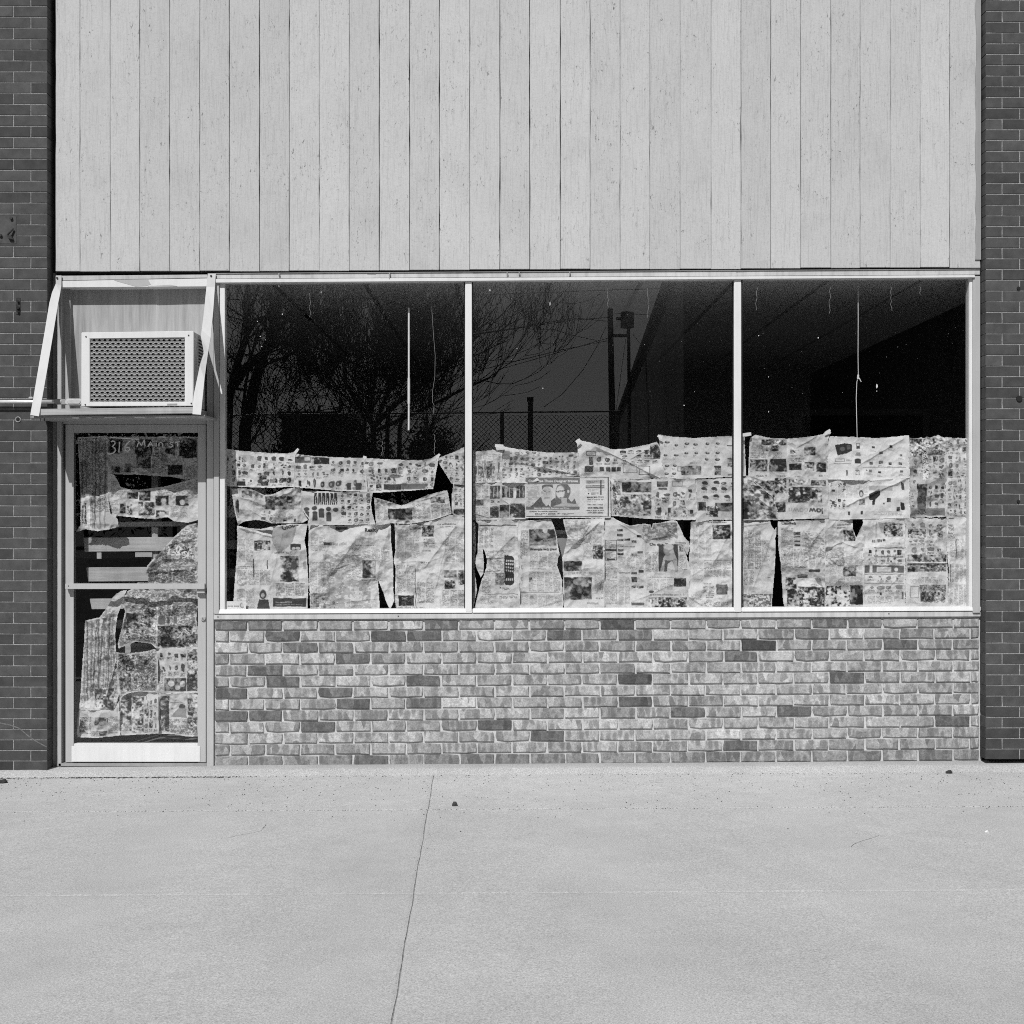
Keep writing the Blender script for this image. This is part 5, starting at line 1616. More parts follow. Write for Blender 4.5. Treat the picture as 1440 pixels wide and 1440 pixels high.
def p(k):
    k.rect(739, 672, 815.5, 680.5, .24); k.T("Come See Those Designer Frames", 743, 678.4, 3.4, .60, 0, True, 70)
    k.rect(740, 681, 815, 713, .56); k.stain(740, 681, 758, 713, .8, 5, .5)
    k.poly([(745, 713), (750, 709), (760, 699), (764, 701), (770, 708), (774, 713)], .16)                       # dark jacket
    k.poly([(761, 698), (763, 706), (768, 712), (774, 708), (777, 700), (775, 690)], .50)
    k.ell(769, 692, 6.0, 9.0, .47); k.poly([(762.4, 689), (762, 683), (767, 681), (777, 681.4), (778, 687), (775, 684.6), (769, 683.8), (764.6, 685.4)], .2); k.ell(766.4, 691.2, 1.2, .7, .15); k.ell(772.4, 691.6, 1.2, .7, .15); k.line(769, 692, 768.4, 696, .8, .34, .7); k.line(766, 700.4, 772.4, 700.2, .9, .24, .8); k.ell(762.3, 693, 1.2, 2.2, .4); k.line(764, 689.6, 768, 689.2, .7, .26, .7)
    k.poly([(780, 713), (781, 700), (781.5, 688), (784, 682), (790, 680.6), (798, 681), (802, 686), (802, 694), (799, 701), (804, 706), (808, 701), (811, 709), (800, 713)], .21)   # long hair
    k.ell(788, 692, 6.4, 9.5, .56); k.poly([(789, 700), (797, 700), (798, 712), (790, 713)], .46); k.ell(799, 691, 1.7, 2.4, .5)
    k.line(782, 691.4, 797, 689, .9, .10, .9); k.ell(785, 691.6, 2.2, 1.5, .42); k.ell(791, 690.6, 2.3, 1.5, .42); k.ell(785, 691.6, 1.1, .8, .1); k.ell(791, 690.6, 1.1, .8, .1); k.ell(788.5, 700, 2, .7, .24)
    k.poly([(775, 704), (780, 700), (783, 712), (774, 713)], .18)
    k.poly([(778, 712), (792, 707), (812, 709), (815, 713)], .46)
    k.rect(739.5, 712.5, 815, 716.8, .23); k.T("Best in Quality, Service and Price", 751, 715.8, 2.0, .58, 0, True, 50)
    k.T("Unique, incredible selection", 744, 720.3, 2.1, .16, 0, True, 40); k.txt(752, 721.5, 807, 724.6, 3, .55)
    k.rect(739, 725.6, 857, 726.8, .08); k.rect(854.6, 671, 856.2, 727, .10); k.rect(738, 671, 857, 672, .14)
    k.rect(824, 675, 850, 680, .42); k.rect(824, 682.6, 850, 684, .10); k.rect(824, 685, 850, 686.6, .2); k.rect(844, 675, 846, 696, .14); k.head(825, 682.4, 833, 1.6, .5); k.ell(827.6, 694, 1.1, 1.1, .1); k.txt(831, 692.5, 842, 695.5, 1, .5); k.txt(826, 676, 842, 680, 1, .3); k.txt(826, 688, 842, 691, 1, .3)
    k.T("MASON CITY", 825, 701.0, 2.7, .10, 0, True, 24.5); k.txt(826, 702, 849, 703.6, 1, .6); k.txt(826, 705, 838, 706.5, 1, .3)
    k.T("641-201-1755", 826, 711.0, 2.1, .18, 0, True, 22); k.T("WATERLOO", 826, 715.9, 2.7, .10, 0, True, 22.5); k.txt(825, 717, 849, 718.5, 1, .6); k.T("319-505-2562", 826, 722.4, 2.5, .14, 0, True, 22.5)
sheet("eyewear advertisement page showing two people wearing glasses", [(737.5, 670.5), (800, 670.5), (858, 669.5), (859, 728), (800, 728.5), (738.5, 728.5)], p, .022, .22, .66, step=.5, seed=4021)
def p(k):
    k.pic(875, 678, 916, 692, .17, .4, 7); k.pic(875, 709, 894, 717, .24, .4, 6); k.pic(865, 695, 916, 725, .42, .4, 7); k.pic(924, 677, 939, 685, .12, .3, 4); k.box(945, 677, 960, 684, .2); k.rect(926, 686, 938, 689, .2)
    k.ads(920, 690, 978, 728, 5, 3, .9, .12, .3); k.rect(968, 688, 973, 692, .1); k.rect(925, 714, 930, 721, .12); k.rect(939, 714, 943, 721, .12); k.pic(930, 700, 941, 708, .3, .3, 3); k.pic(862, 676, 872, 724, .4, .4, 3)
sheet("crinkled flyer page with dark landscape photo right of the eyewear advertisement", [(858, 671), (864, 673.5), (909, 674.5), (934, 671.5), (978, 674), (981.5, 731), (940, 731), (900, 729), (864, 725.5), (858, 726)], p, .030, 1.1, .62,
      folds=((948, 694, 976, 726, .008, 5), (900, 710, 930, 692, .005, 4)), tape=((861, 676, 7, 4, 60),))
def p(k):
    for (x, y) in ((991, 679), (1007, 678), (990, 687), (1004, 687), (1018, 687), (992, 699), (1007, 697), (1022, 698)):
        k.ell(x, y, 4, 2.4, .12); k.ell(x + 3, y + 1.4, 2, 1.5, .16); k.txt(x - 4, y + 3, x + 4, y + 6, 1, .3)
    k.pic(979, 706, 993, 718, .16, .3, 4); k.pic(1006, 707, 1032, 719, .13, .4, 5); k.pic(993, 712, 1010, 727, .35, .5, 4); k.ads(1012, 676, 1036, 684, 2, 1, 1, .12, .2)
sheet("flyer page with small dark machines left of the second mullion in the middle row", [(978, 674.5), (1000, 673), (1043, 671), (1043, 731), (1000, 731), (978, 735), (981, 712)], p, .028, .8, .62)
# ---- middle pane, bottom row
def p(k): k.pic(664, 735, 669, 780, .4, .3, 4); k.txt(664, 780, 668, 850, 1, .3)
sheet("thin paper sliver beside the first mullion in the bottom row", [(660, 732), (668, 735), (669, 772), (667, 800), (671, 830), (665, 859), (660, 859)], p, .028, 1.0, .55)
def p(k):
    k.rect(673, 738.5, 726, 739.8, .12); k.head(674, 738, 726, 1.8, .14); k.txt(674, 742, 694, 770, 3, .38); k.txt(696, 746, 724, 776, 2, .14)
    k.poly([(709.5, 781), (714, 780.6), (721, 783), (723, 787), (723, 820), (720, 823), (711, 823), (709.5, 820)], .09)
    for j in range(4):
        for i in range(4): k.rect(711.8 + i * 2.8, 787 + j * 4.7 + (i * .3), 713.6 + i * 2.8, 789.6 + j * 4.7 + (i * .3), .55)
    for i in range(4): k.rect(711.6 + i * 2.8, 813.6, 713.4 + i * 2.8, 817, .5)
    k.pic(696, 806, 709, 823, .34, .25, 4); k.ell(704, 827, 1, 1, .1); k.txt(706, 826, 716, 829, 1, .5); k.txt(678, 812, 690, 838, 1, .4); k.txt(676, 838, 694, 850, 2, .3); k.rect(680, 835, 728, 835.8, .25); k.txt(702, 838, 728, 842, 2, .4); k.head(708, 840.5, 716, 1.5, .2)
    k.stain(680, 775, 710, 806, .7, 5, .5)
sheet("page with a dark mobile phone picture, torn at its left edge", [(668.5, 732), (700, 731.5), (728, 731), (728, 760), (730, 800), (731.5, 859), (666.5, 859), (671, 840), (677, 816), (680, 810), (684, 798), (684.5, 786), (681, 774), (678.6, 771), (680.5, 790), (680, 806), (676, 812), (669, 796), (668, 788), (671.5, 777), (673, 737)], p, .030, 1.2, .64,
      folds=((688, 788, 724, 752, .006, 6), (672, 786, 706, 784, .007, 2.5), (672, 804, 706, 802, .007, 2.5), (727, 740, 728, 856, .004, 2)), droop=.002)
def p(k):
    k.pic(744, 744, 782, 767, .13, .5, 6); k.ell(767, 745, 4, 5, .5); k.line(752, 744, 776, 768, 3, .42, .6); k.T("Wearable tech trend", 745, 774.5, 3.6, .12, 0, True, 38); k.txt(732, 746, 742, 782, 1, .42)
    k.txt(745, 777, 783, 798, 3, .3); k.head(745, 799.2, 785, 1.5, .14); k.txt(744, 804, 788, 832, 4, .28); k.pic(745, 812, 749, 818, .3, .3, 2); k.rect(732, 832.6, 787, 833.4, .25)
    for y in (784, 798, 814): k.ell(734, y, 2.2, 3, .3, .8); k.ell(735, y, 1.2, 2, .55, .9)
    k.ell(748, 840, 2.4, 2, .35, .8); k.txt(733, 836, 790, 852, 5, .22)
sheet("technology news page with a dark photo near its top", [(727, 731.5), (750, 731.5), (775, 730), (778.5, 738), (782.5, 752), (787, 780), (784.5, 785), (783.5, 795), (787, 806), (790, 815), (792.5, 848), (791, 859), (731, 859), (729, 800), (728, 760)], p, .031, 1.0, .62,
      folds=((752, 738, 785, 782, .007, 5), (733, 790, 734, 858, .004, 2), (740, 856, 788, 846, .006, 4)), droop=.002)
def p(k):
    k.pic(834, 767, 848, 786, .28, .5, 4); k.pic(793, 789, 818, 803, .2, .35, 6); k.txt(796, 804, 832, 808, 2, .3); k.pic(793, 812, 832, 843, .22, .45, 10); k.ell(814, 818, 8, 5, .42, .7); k.txt(820, 745, 846, 780, 2, .22); k.head(838, 748, 846, 2, .2); k.txt(836, 800, 848, 836, 1, .25)
    k.box(844, 822, 848, 830, .25); k.head(838, 840, 849, 2, .2); k.head(826, 847, 850, 3, .3); k.stain(796, 733, 830, 765, .72, 5, .5)
sheet("page pinched at its left side with a dark plant photo low down", [(791.5, 730), (820, 730), (850, 728), (850, 859), (793, 859), (792, 830), (791, 783), (793, 778), (798, 756)], p, .032, 1.25, .66,
      folds=((794, 778, 846, 732, .010, 6), (806, 770, 830, 738, .006, 4), (848, 735, 849, 856, .004, 2.5)), droop=.002)
def p(k):
    k.box(851, 760, 867.5, 788, .14, .8); k.rect(851.5, 772, 867, 775, .12); k.rect(853, 785, 865, 787.6, .14); k.head(851, 792, 867, 2, .25); k.txt(852, 762, 866, 771, 1, .35); k.txt(852, 776, 866, 784, 1, .35)
    for (x, y, w_, t_) in ((868, 744, 8, .2), (868, 751, 8, .22), (868, 758, 9, .18), (878, 757, 8, .18), (888, 760, 7, .24), (868, 766, 9, .3), (869, 772, 8, .12), (868, 777, 9, .16), (896, 775, 8, .11), (887, 778, 8, .3), (896, 752, 7, .18), (888, 804, 8, .13), (898, 802, 7, .14), (888, 811, 8, .13), (888, 824, 17, .3)):
        k.pic(x, y, x + w_, y + (3.4 if y != 811 else 8), t_, .3, 2.5)
    k.head(878, 768, 895, 1.8, .16); k.rect(870, 805.4, 886, 806.4, .1); k.txt(869, 780, 905, 800, 3, .25); k.txt(851, 795, 868, 850, 1, .3); k.txt(870, 812, 886, 850, 2, .22); k.rect(888, 847, 906, 851, .22)
    k.poly([(870, 734), (886, 740), (904, 738), (930, 736), (951, 733), (953, 744), (944, 757), (928, 762), (914, 758), (900, 750)], .34, .6); k.stain(905, 736, 952, 758, .6, 5, .45); k.head(913, 747, 950, 2, .22)
    k.T("On the Town", 913, 767.4, 4.0, .11, -2, True, 38); k.head(950, 762, 964, 2.4, .14, 2)
    k.rect(926, 766, 953.5, 804, .13); k.ell(939.5, 773, 7, 7.5, .34); k.ell(940, 769, 7, 4.4, .46); k.poly([(928, 804), (934, 782), (938, 778), (946, 772), (948, 776), (952, 788), (953, 804)], .44); k.poly([(935, 788), (946, 788), (948, 800), (934, 804)], .18); k.poly([(939, 793), (945, 788), (950, 804), (938, 804)], .55); k.ell(939, 779, 4, 2.6, .3)
    k.pic(955, 768, 961, 776, .2, .5, 3); k.txt(955, 780, 966, 804, 1, .35); k.txt(908, 776, 925, 804, 2, .36); k.head(912, 811, 962, 1.4, .2); k.txt(910, 814, 946, 830, 4, .25); k.pic(948, 813, 965, 825, .16, .5, 4)
    k.ell(916, 832, 4, 2, .16); k.head(914, 835, 966, 2.4, .2); k.pic(912, 840, 966, 856, .36, .5, 5)
sheet("double page with a dark photo of a person holding their bowed head", [(849, 728.5), (862, 727.5), (868, 731.5), (885, 739), (897, 737.5), (905, 736.5), (915, 738), (916.5, 743), (918, 736), (930, 735), (946, 731), (952, 733), (957, 743), (962, 755), (969, 762), (970, 770), (967, 780), (963, 776), (962, 768), (965, 780), (970, 800), (969, 859), (849, 859)], p, .031, 1.0, .64,
      folds=((870, 735, 912, 762, .008, 5), (905, 760, 950, 752, .006, 4), (890, 846, 950, 820, .009, 9), (906, 742, 908, 856, .003, 3)), droop=.003)
def p(k):
    k.head(994, 733.4, 1031, 1.8, .14); k.pic(1002, 738, 1027, 758, .22, .55, 5); k.txt(974, 740, 1000, 784, 3, .22); k.head(990, 787.6, 1028, 1.4, .2); k.txt(990, 790, 1028, 812, 3, .3); k.head(988, 820, 1006, 1.6, .14); k.pic(1007, 822, 1023, 836, .14, .3, 6)
    k.txt(988, 824, 1004, 834, 2, .4); k.head(993, 834, 1004, 1.8, .14, 3); k.txt(972, 836, 986, 844, 2, .3); k.head(1010, 841, 1016, 1.4, .15); k.txt(990, 846, 1024, 855, 3, .35); k.txt(974, 790, 988, 818, 1, .2)
sheet("big pale text page left of the second mullion with a long diagonal shadow fold", [(971.5, 734), (1000, 732), (1043, 733), (1043, 859), (968.5, 859), (968, 800), (970, 765)], p, .030, 1.2, .68,
      folds=((1000, 798, 1030, 742, .009, 8), (972, 765, 1000, 738, .006, 6), (972, 810, 992, 798, .005, 3), (968, 838, 990, 852, .008, 4)), droop=.002)
# ---- right pane
def p(k):
    for (x0_, y0_, x1_, y1_, t_) in ((1077, 626, 1095, 634, .22), (1055, 646, 1079, 663, .22), (1082, 645, 1106, 663, .13), (1110, 652, 1127, 661, .13), (1131, 629, 1147, 640, .2), (1131, 650, 1145, 662, .26), (1148, 650, 1162, 664, .18), (1111, 630, 1124, 638, .34), (1109, 674, 1138, 683, .33), (1140, 675, 1161, 683, .2), (1090, 706, 1105, 720, .18)):
        k.pic(x0_, y0_, x1_, y1_, t_, .5, 5)
    k.pic(1109, 685, 1156, 707, .2, .75, 7); k.rect(1107, 618, 1109, 668, .6, .7); k.head(1064, 668, 1078, 2.4, .14); k.head(1097, 668, 1106, 2.4, .14); k.head(1118, 669, 1128, 2.2, .16); k.head(1150, 668, 1162, 2.2, .16); k.head(1118, 644, 1128, 2, .14)
    k.txt(1057, 622, 1074, 644, 1, .3); k.pic(1071, 618, 1106, 626, .32, .5, 4); k.txt(1055, 636, 1100, 644, 3, .3); k.pic(1090, 672, 1106, 700, .32, .5, 4); k.rect(1090, 694, 1106, 704, .55, .8); k.pic(1058, 676, 1090, 690, .26, .5, 5); k.txt(1112, 640, 1130, 650, 1, .4)
    k.T("low", 1157.5, 714.0, 7.6, .14, 180, True, 21); k.T("down", 1136.5, 714.0, 7.6, .36, 180, False, 28)
sheet("large page with an upside down lowdown title at its lower edge", [(1054.5, 616), (1062, 611.5), (1084, 616), (1107, 617), (1138, 614), (1156, 611), (1166, 604.5), (1168.5, 608), (1164.5, 617), (1165, 729), (1092, 731), (1088, 700), (1052, 671), (1053, 645)], p, .031, 1.1, .60,
      folds=((1070, 622, 1078, 650, .007, 4), (1120, 630, 1150, 612, .006, 4), (1086, 675, 1092, 724, .008, 3), (1078, 655, 1090, 640, .005, 3)), tape=((1164, 607, 9, 3.4, -32),), droop=.002)
def p(k): k.pic(1040, 672, 1094, 730, .30, .5, 9); k.line(1068, 702, 1080, 714, 1.2, .55, .8); k.ell(1062, 714, 12, 5, .22, .5); k.txt(1046, 682, 1062, 690, 1, .3)
sheet("dull grey photo page folded beside the second mullion in the right pane", [(1037, 668), (1052, 669), (1075, 676), (1090, 690), (1093, 715), (1094, 731), (1037, 732)], p, .028, 1.3, .50, folds=((1052, 674, 1090, 686, .008, 5), (1066, 700, 1084, 716, .005, 2)), tape=((1050, 611, 13, 4.4, -8),))
def p(k):
    k.poly([(1174, 626), (1188, 623), (1198, 625), (1198, 634), (1191, 637), (1178, 641)], .10); k.ell(1185, 631, 4, 3, .2); k.rect(1191, 626, 1196, 632, .22)
    k.box(1204, 623, 1209, 631, .16); k.rect(1204.5, 627, 1209, 631, .14); k.poly([(1204, 636), (1209, 636), (1211, 641), (1202, 641)], .4); k.rect(1202, 646, 1211, 652, .10); k.ell(1206, 647, 4, 2.4, .12); k.box(1174, 645, 1188, 649.4, .25); k.txt(1190, 645.5, 1198, 649, 1, .3)
    k.rect(1190, 661, 1192, 669, .14); k.txt(1203, 659, 1209, 668, 1, .5); k.line(1173, 652, 1196, 652, .6, .35)
    for (x, y, w_, h_) in ((1239, 637, 5, 4), (1253, 628, 4, 4), (1225, 651, 5, 4), (1239, 650, 6, 4), (1252, 652, 4, 4), (1266, 652, 5, 4), (1224, 662, 4, 4), (1237, 664, 4, 3), (1268, 663, 4, 3), (1219, 661, 1.6, 1.6), (1267, 640, 3, 3), (1228, 629, 4, 3)): k.pic(x - w_ / 2, y - h_ / 2, x + w_ / 2, y + h_ / 2, .14, .4, 2.5); k.txt(x - 4, y + 3.4, x + 4, y + 6, 1, .3)
    k.line(1214, 657, 1274, 657, .5, .4)
sheet("bright white flyer with a dark tool set at its top left", [(1164, 613.5), (1200, 614.5), (1235, 616), (1278.5, 612), (1279.5, 672), (1230, 676), (1164, 674)], p, .027, .7, .74,
      folds=((1205, 656, 1272, 616, .007, 5),))
def p(k):
    k.txt(1168, 678, 1220, 700, 5, .18); k.ads(1166, 678, 1190, 715, 4, 5, .7, .12, .2)
    for (x, y, w_, h_) in ((1172, 690, 5, 3), (1172, 707, 4, 5), (1194, 722, 3, 5), (1212, 721, 3, 5)): k.rect(x - w_ / 2, y - h_ / 2, x + w_ / 2, y + h_ / 2, .13)
    k.ell(1211, 694, 3.2, 5, .2); k.ell(1211, 695, 1.8, 3, .55); k.pic(1208, 702, 1216, 710, .3, .3, 3)
    k.poly([(1222, 695), (1237, 687), (1238, 696), (1231, 702), (1230, 710), (1227, 710), (1227, 703), (1223, 703)], .10); k.rect(1222, 683, 1255, 690, .40, .7); k.pic(1247, 700, 1253, 706, .16, .3, 3); k.poly([(1267, 678), (1271, 680), (1272, 689), (1268, 689)], .16)
    k.poly([(1266, 706), (1272, 708), (1272, 717), (1267, 717)], .10); k.pic(1261, 713, 1266, 719, .16, .3, 3); k.rect(1242, 707, 1244, 709, .15); k.line(1226, 720, 1270, 720, .5, .45); k.txt(1228, 721, 1268, 725, 4, .25)
sheet("bright white flyer with a black garment picture, crossed by one diagonal fold", [(1164, 673), (1230, 675.5), (1279, 671), (1279.5, 728.5), (1164, 731)], p, .026, .7, .74, folds=((1188, 712, 1276, 673, .012, 6),))
def p(k):
    k.pic(1279, 614, 1330, 640, .34, .5, 5); k.ads(1281, 632, 1300, 670, 2, 3, 1, .16, .3); k.ads(1302, 632, 1329, 672, 3, 4, .95, .12, .3); k.pic(1297, 618, 1306, 676, .48, .5, 3)
    k.T("P", 1284, 681, 4.6, .16); k.pic(1289, 680, 1304, 724, .24, .4, 5); k.ell(1296, 704, 6.5, 18, .18, .7); k.line(1290, 690, 1289, 720, .9, .6, .7); k.line(1304, 685, 1303, 716, .9, .55, .7); k.ads(1305, 680, 1329, 716, 3, 3, 1, .10, .24); k.rect(1302, 715, 1329, 725, .25); k.rect(1281, 715, 1290, 724, .3); k.ads(1280, 694, 1288, 716, 1, 3, 1, .16, .3)
sheet("dark crinkled flyer page second from the right window edge", [(1278, 615), (1300, 616), (1304, 614), (1309, 615.5), (1315, 613), (1319, 611.5), (1324, 614), (1330.5, 616), (1331, 727), (1279, 728)], p, .030, 1.5, .54, folds=((1300, 620, 1302, 676, .008, 3), (1304, 684, 1302, 722, .008, 3)), tear=1.4)
def p(k): k.ads(1332, 617, 1362, 672, 3, 5, .95, .16, .36); k.ads(1332, 674, 1362, 726, 4, 5, .9, .2, .4); k.rect(1331, 672, 1363, 673.4, .62)
sheet("pale flyer page with faint goods at the right window edge", [(1329, 615), (1372, 617), (1372, 729), (1330, 728)], p, .027, 1.1, .64)
def p(k):
    k.txt(1046, 748, 1054, 800, 1, .3); k.txt(1052, 746, 1070, 800, 2, .42); k.box(1052, 746, 1062, 788, .4, .6); k.txt(1071, 760, 1082, 790, 1, .3); k.txt(1046, 802, 1060, 822, 2, .35); k.head(1079, 811, 1086, 1.6, .12); k.rect(1052, 793, 1060, 796, .3)
    for y in (764, 770, 776, 783, 789): k.line(1053, y, 1070, y, .6, .3, .7)
    k.stain(1043, 836, 1088, 858, .45, 6, .42); k.pic(1043, 838, 1062, 858, .3, .5, 5)
sheet("long text page right of the second mullion in the bottom row", [(1037, 732), (1083, 731), (1084, 738), (1089, 745), (1091.5, 741), (1092, 750), (1090, 758), (1091, 764), (1089.5, 800), (1086.5, 835), (1085, 859), (1037, 859)], p, .030, 1.1, .62, folds=((1058, 830, 1086, 750, .008, 8), (1044, 740, 1080, 736, .005, 3)), droop=.002)
def p(k):
    k.T("Classifieds", 1098.5, 738.4, 4.2, .10, 0, True, 21); k.txt(1098, 742, 1115, 800, 1, .33); k.pic(1116, 748, 1125, 753, .13, .3, 3); k.rect(1116, 754.4, 1125, 756, .14); k.rect(1117, 760, 1125, 762, .16); k.rect(1117, 765, 1125, 768, .10); k.txt(1116, 772, 1134, 798, 2, .33); k.ell(1103.4, 780.6, 1.4, 1.2, .1)
    k.rect(1118, 797, 1136, 798, .12); k.rect(1137, 801, 1153.5, 804.6, .13); k.rect(1122, 808, 1136, 813, .13); k.head(1124, 809, 1134, 1.8, .5); k.txt(1128, 746, 1138, 770, 1, .2); k.rect(1122, 813, 1154, 825, .62); k.poly([(1145, 813), (1154, 813), (1157, 825), (1150, 820)], .36); k.head(1139, 822, 1156, 1.6, .14); k.rect(1122, 825, 1158, 827, .26)
    k.pic(1105, 812, 1120, 830, .24, .6, 5); k.pic(1107, 829, 1124, 852, .20, .6, 6); k.pic(1124, 826, 1160, 858, .28, .65, 5); k.ell(1118, 818, 2.6, 3.4, .6); k.txt(1138, 780, 1156, 798, 2, .25); k.stain(1132, 750, 1160, 785, .65, 4, .5)
sheet("classifieds page whose left edge curves along the black gap", [(1093.5, 733), (1130, 731.5), (1160.5, 730.5), (1161, 859), (1104.5, 859), (1101, 845), (1099.5, 815), (1097.5, 790), (1094.5, 768), (1094, 756)], p, .031, 1.2, .60,
      folds=((1097, 736, 1103, 800, .005, 3), (1130, 790, 1160, 776, .006, 3), (1140, 765, 1160, 740, .008, 5)), droop=.0025)
def p(k):
    k.head(1176, 736.6, 1200, 2.2, .12); k.head(1177, 741, 1198, 2.2, .12); k.pic(1186, 746, 1203, 761, .2, .6, 4); k.poly([(1188, 768), (1210, 780), (1178, 783)], .6, .5); k.txt(1166, 778, 1212, 828, 4, .2); k.head(1177, 795, 1213, 1.3, .3); k.pic(1186, 797, 1203.5, 810.5, .22, .35, 4); k.ell(1198, 802, 3, 2.6, .46, .8); k.ell(1192, 806, 3, 2.2, .46, .8)
    k.pic(1195, 823, 1213, 850, .16, .4, 5); k.ell(1200, 831, 2.2, 4, .36, .8); k.head(1179, 829, 1188, 1.8, .12); k.pic(1160, 824, 1195, 856, .38, .8, 6); k.stain(1160, 770, 1186, 796, .66, 5, .5); k.poly([(1157, 778), (1174, 770), (1182, 764), (1194, 768), (1178, 778)], .5, .4)
sheet("wrinkled page with a torn notch at its top, right of the classifieds page", [(1160, 730.5), (1199, 730), (1199.5, 744), (1204, 756), (1209, 746), (1214.5, 734), (1215.5, 780), (1215.5, 859), (1160, 859)], p, .032, 1.35, .64,
      folds=((1142, 780, 1186, 762, .012, 4), (1186, 763, 1206, 770, .008, 4), (1170, 788, 1184, 796, .008, 6), (1164, 744, 1176, 732, .007, 4)), droop=.002)
def p(k):
    k.poly([(1234, 734), (1268, 738), (1270, 756), (1240, 750)], .36, .6); k.pic(1243, 736, 1269, 754, .34, .5, 4); k.head(1244, 734, 1266, 2.2, .2); k.line(1232, 734, 1232, 790, .5, .4); k.rect(1217, 756, 1271, 771, .66); k.head(1226, 759, 1232, 4, .12); k.head(1234, 758, 1240, 4.4, .10); k.pic(1241, 758, 1245, 761, .2, .3, 2); k.head(1252, 763, 1268, 1.3, .3)
    k.line(1230, 770.6, 1270, 770.6, .9, .2); k.ads(1220, 772, 1270, 782, 6, 1, 1, .14, .3); k.line(1230, 783, 1270, 783, .9, .25); k.ads(1220, 784, 1270, 793, 6, 1, 1, .14, .3); k.rect(1216, 795, 1271, 805.4, .22); k.rect(1223, 795, 1227, 805, .6); k.rect(1233, 797, 1253, 804, .6); k.ell(1260.5, 801, 2.8, 3, .6); k.ads(1218, 808, 1270, 818, 4, 1, 1, .3, .4); k.line(1217, 807.6, 1271, 807.6, .6, .3)
    k.line(1217, 820.6, 1271, 820.6, .6, .35); k.ads(1218, 822, 1270, 832, 4, 1, 1, .3, .42); k.line(1217, 834, 1240, 834, .6, .35); k.rect(1237, 833, 1240, 836.6, .14); k.head(1250, 834, 1264, 1.4, .3); k.rect(1268, 832, 1270.5, 843, .25); k.txt(1220, 838, 1268, 846, 4, .3); k.head(1222, 847, 1262, 1.6, .3)
sheet("pale coupon page with a grey banner across its middle", [(1213.5, 731), (1272.5, 728.5), (1273.5, 859), (1214, 859)], p, .028, .9, .68, folds=((1245, 832, 1268, 806, .005, 3), (1230, 735, 1231, 800, .003, 2)))
def p(k):
    k.ads(1278, 734, 1328, 780, 4, 4, .95, .2, .4); k.pic(1277, 744, 1302, 756, .42, .4, 5); k.pic(1303, 740, 1330, 750, .42, .4, 5); k.pic(1276, 780, 1331, 790, .24, .45, 5); k.ell(1281, 784.6, 3, 2.6, .58); k.ell(1312, 785, 2.6, 2.2, .5); k.pic(1276, 793, 1331, 804, .32, .4, 6); k.rect(1294, 806, 1310, 813, .66); k.head(1296, 811, 1322, 2.2, .24); k.box(1280, 824, 1292, 841, .24, .7)
    k.pic(1293, 822, 1330, 832, .28, .3, 3); k.pic(1294, 831, 1330, 846, .36, .4, 5); k.ads(1296, 838, 1330, 848, 4, 1, 1, .18, .3); k.txt(1280, 814, 1330, 820, 5, .25)
sheet("pale coupon page with a dark horizontal fold low in the right pane", [(1272.5, 729), (1334.5, 729), (1334, 752), (1332, 790), (1334.5, 859), (1273.5, 859)], p, .029, 1.0, .66, folds=((1276, 791, 1334, 792, .012, 3), (1302, 734, 1303, 786, .004, 2)), tear=.9)
def p(k): k.txt(1336, 758, 1344, 784, 1, .3); k.txt(1345, 756, 1361, 786, 3, .26); k.line(1344.6, 758, 1344.6, 784, .8, .2); k.txt(1337, 794, 1361, 818, 4, .26); k.line(1336.4, 794, 1336.4, 818, .6, .25); k.txt(1335, 822, 1361, 850, 4, .26); k.stain(1334, 738, 1342, 756, .6, 3, .5)
sheet("nearly white listings page in the lower right window corner", [(1331, 727), (1372, 728), (1372, 859), (1333.5, 859), (1334, 800), (1331.5, 770)], p, .026, 1.0, .72)

stk = thing("window_sticker", "small white sticker with a round emblem at the lower left window corner", "sticker", W(331, 857, .006))
MB().rect(318.4, 845.5, 346, 857, 0.0056, 0.0064).build("paper", M['white'], stk)
MB().tube([W(341, 851, .0056), W(341, 851, .0050)], 3.9 * S, 20).build("emblem", M['alu2'], stk)
MB().tube([W(341, 851, .0052), W(341, 851, .0046)], 2.2 * S, 14).build("emblem_core", M['white_old'], stk)
ln = MB()
for (x, w_) in ((320, 3), (324, 4), (329, 2.4), (332, 4)): ln.rect(x, 851.6, x + w_, 853.2, 0.0052, 0.006)
ln.build("print_line", M['alu2'], stk)

# ---- papers on the door glass
def p(k):
    for i in range(9): x = 112 + i * 4.6; k.line(x, 616, x + k.r.uniform(-2, 2), 742, 1.4, k.r.choice([.1, .14, .3, .5]), .7)
    k.stain(110, 615, 166, 720, 0.58, 2.5, .46); k.rect(113, 697, 128, 742, .62, .85); k.T("Growth &", 117.5, 735, 3.6, .10, 90, True, 25); k.T("Development", 122, 737, 3.6, .10, 90, True, 30)
sheet("long pleated paper hanging at the upper left of the door glass", [(109, 615), (151, 613), (152.5, 660), (152, 700), (155, 722), (165, 729), (167, 741), (150, 745), (137, 747), (120, 744), (107, 748), (113, 738), (113.5, 700), (111.5, 660)], p, .046, 1.7, .54, folds=((130, 700, 138, 744, .012, 3), (124, 618, 126, 740, .008, 3), (139, 618, 141, 735, .008, 3)), group=DG, hmin=.030, droop=.003, tape=())
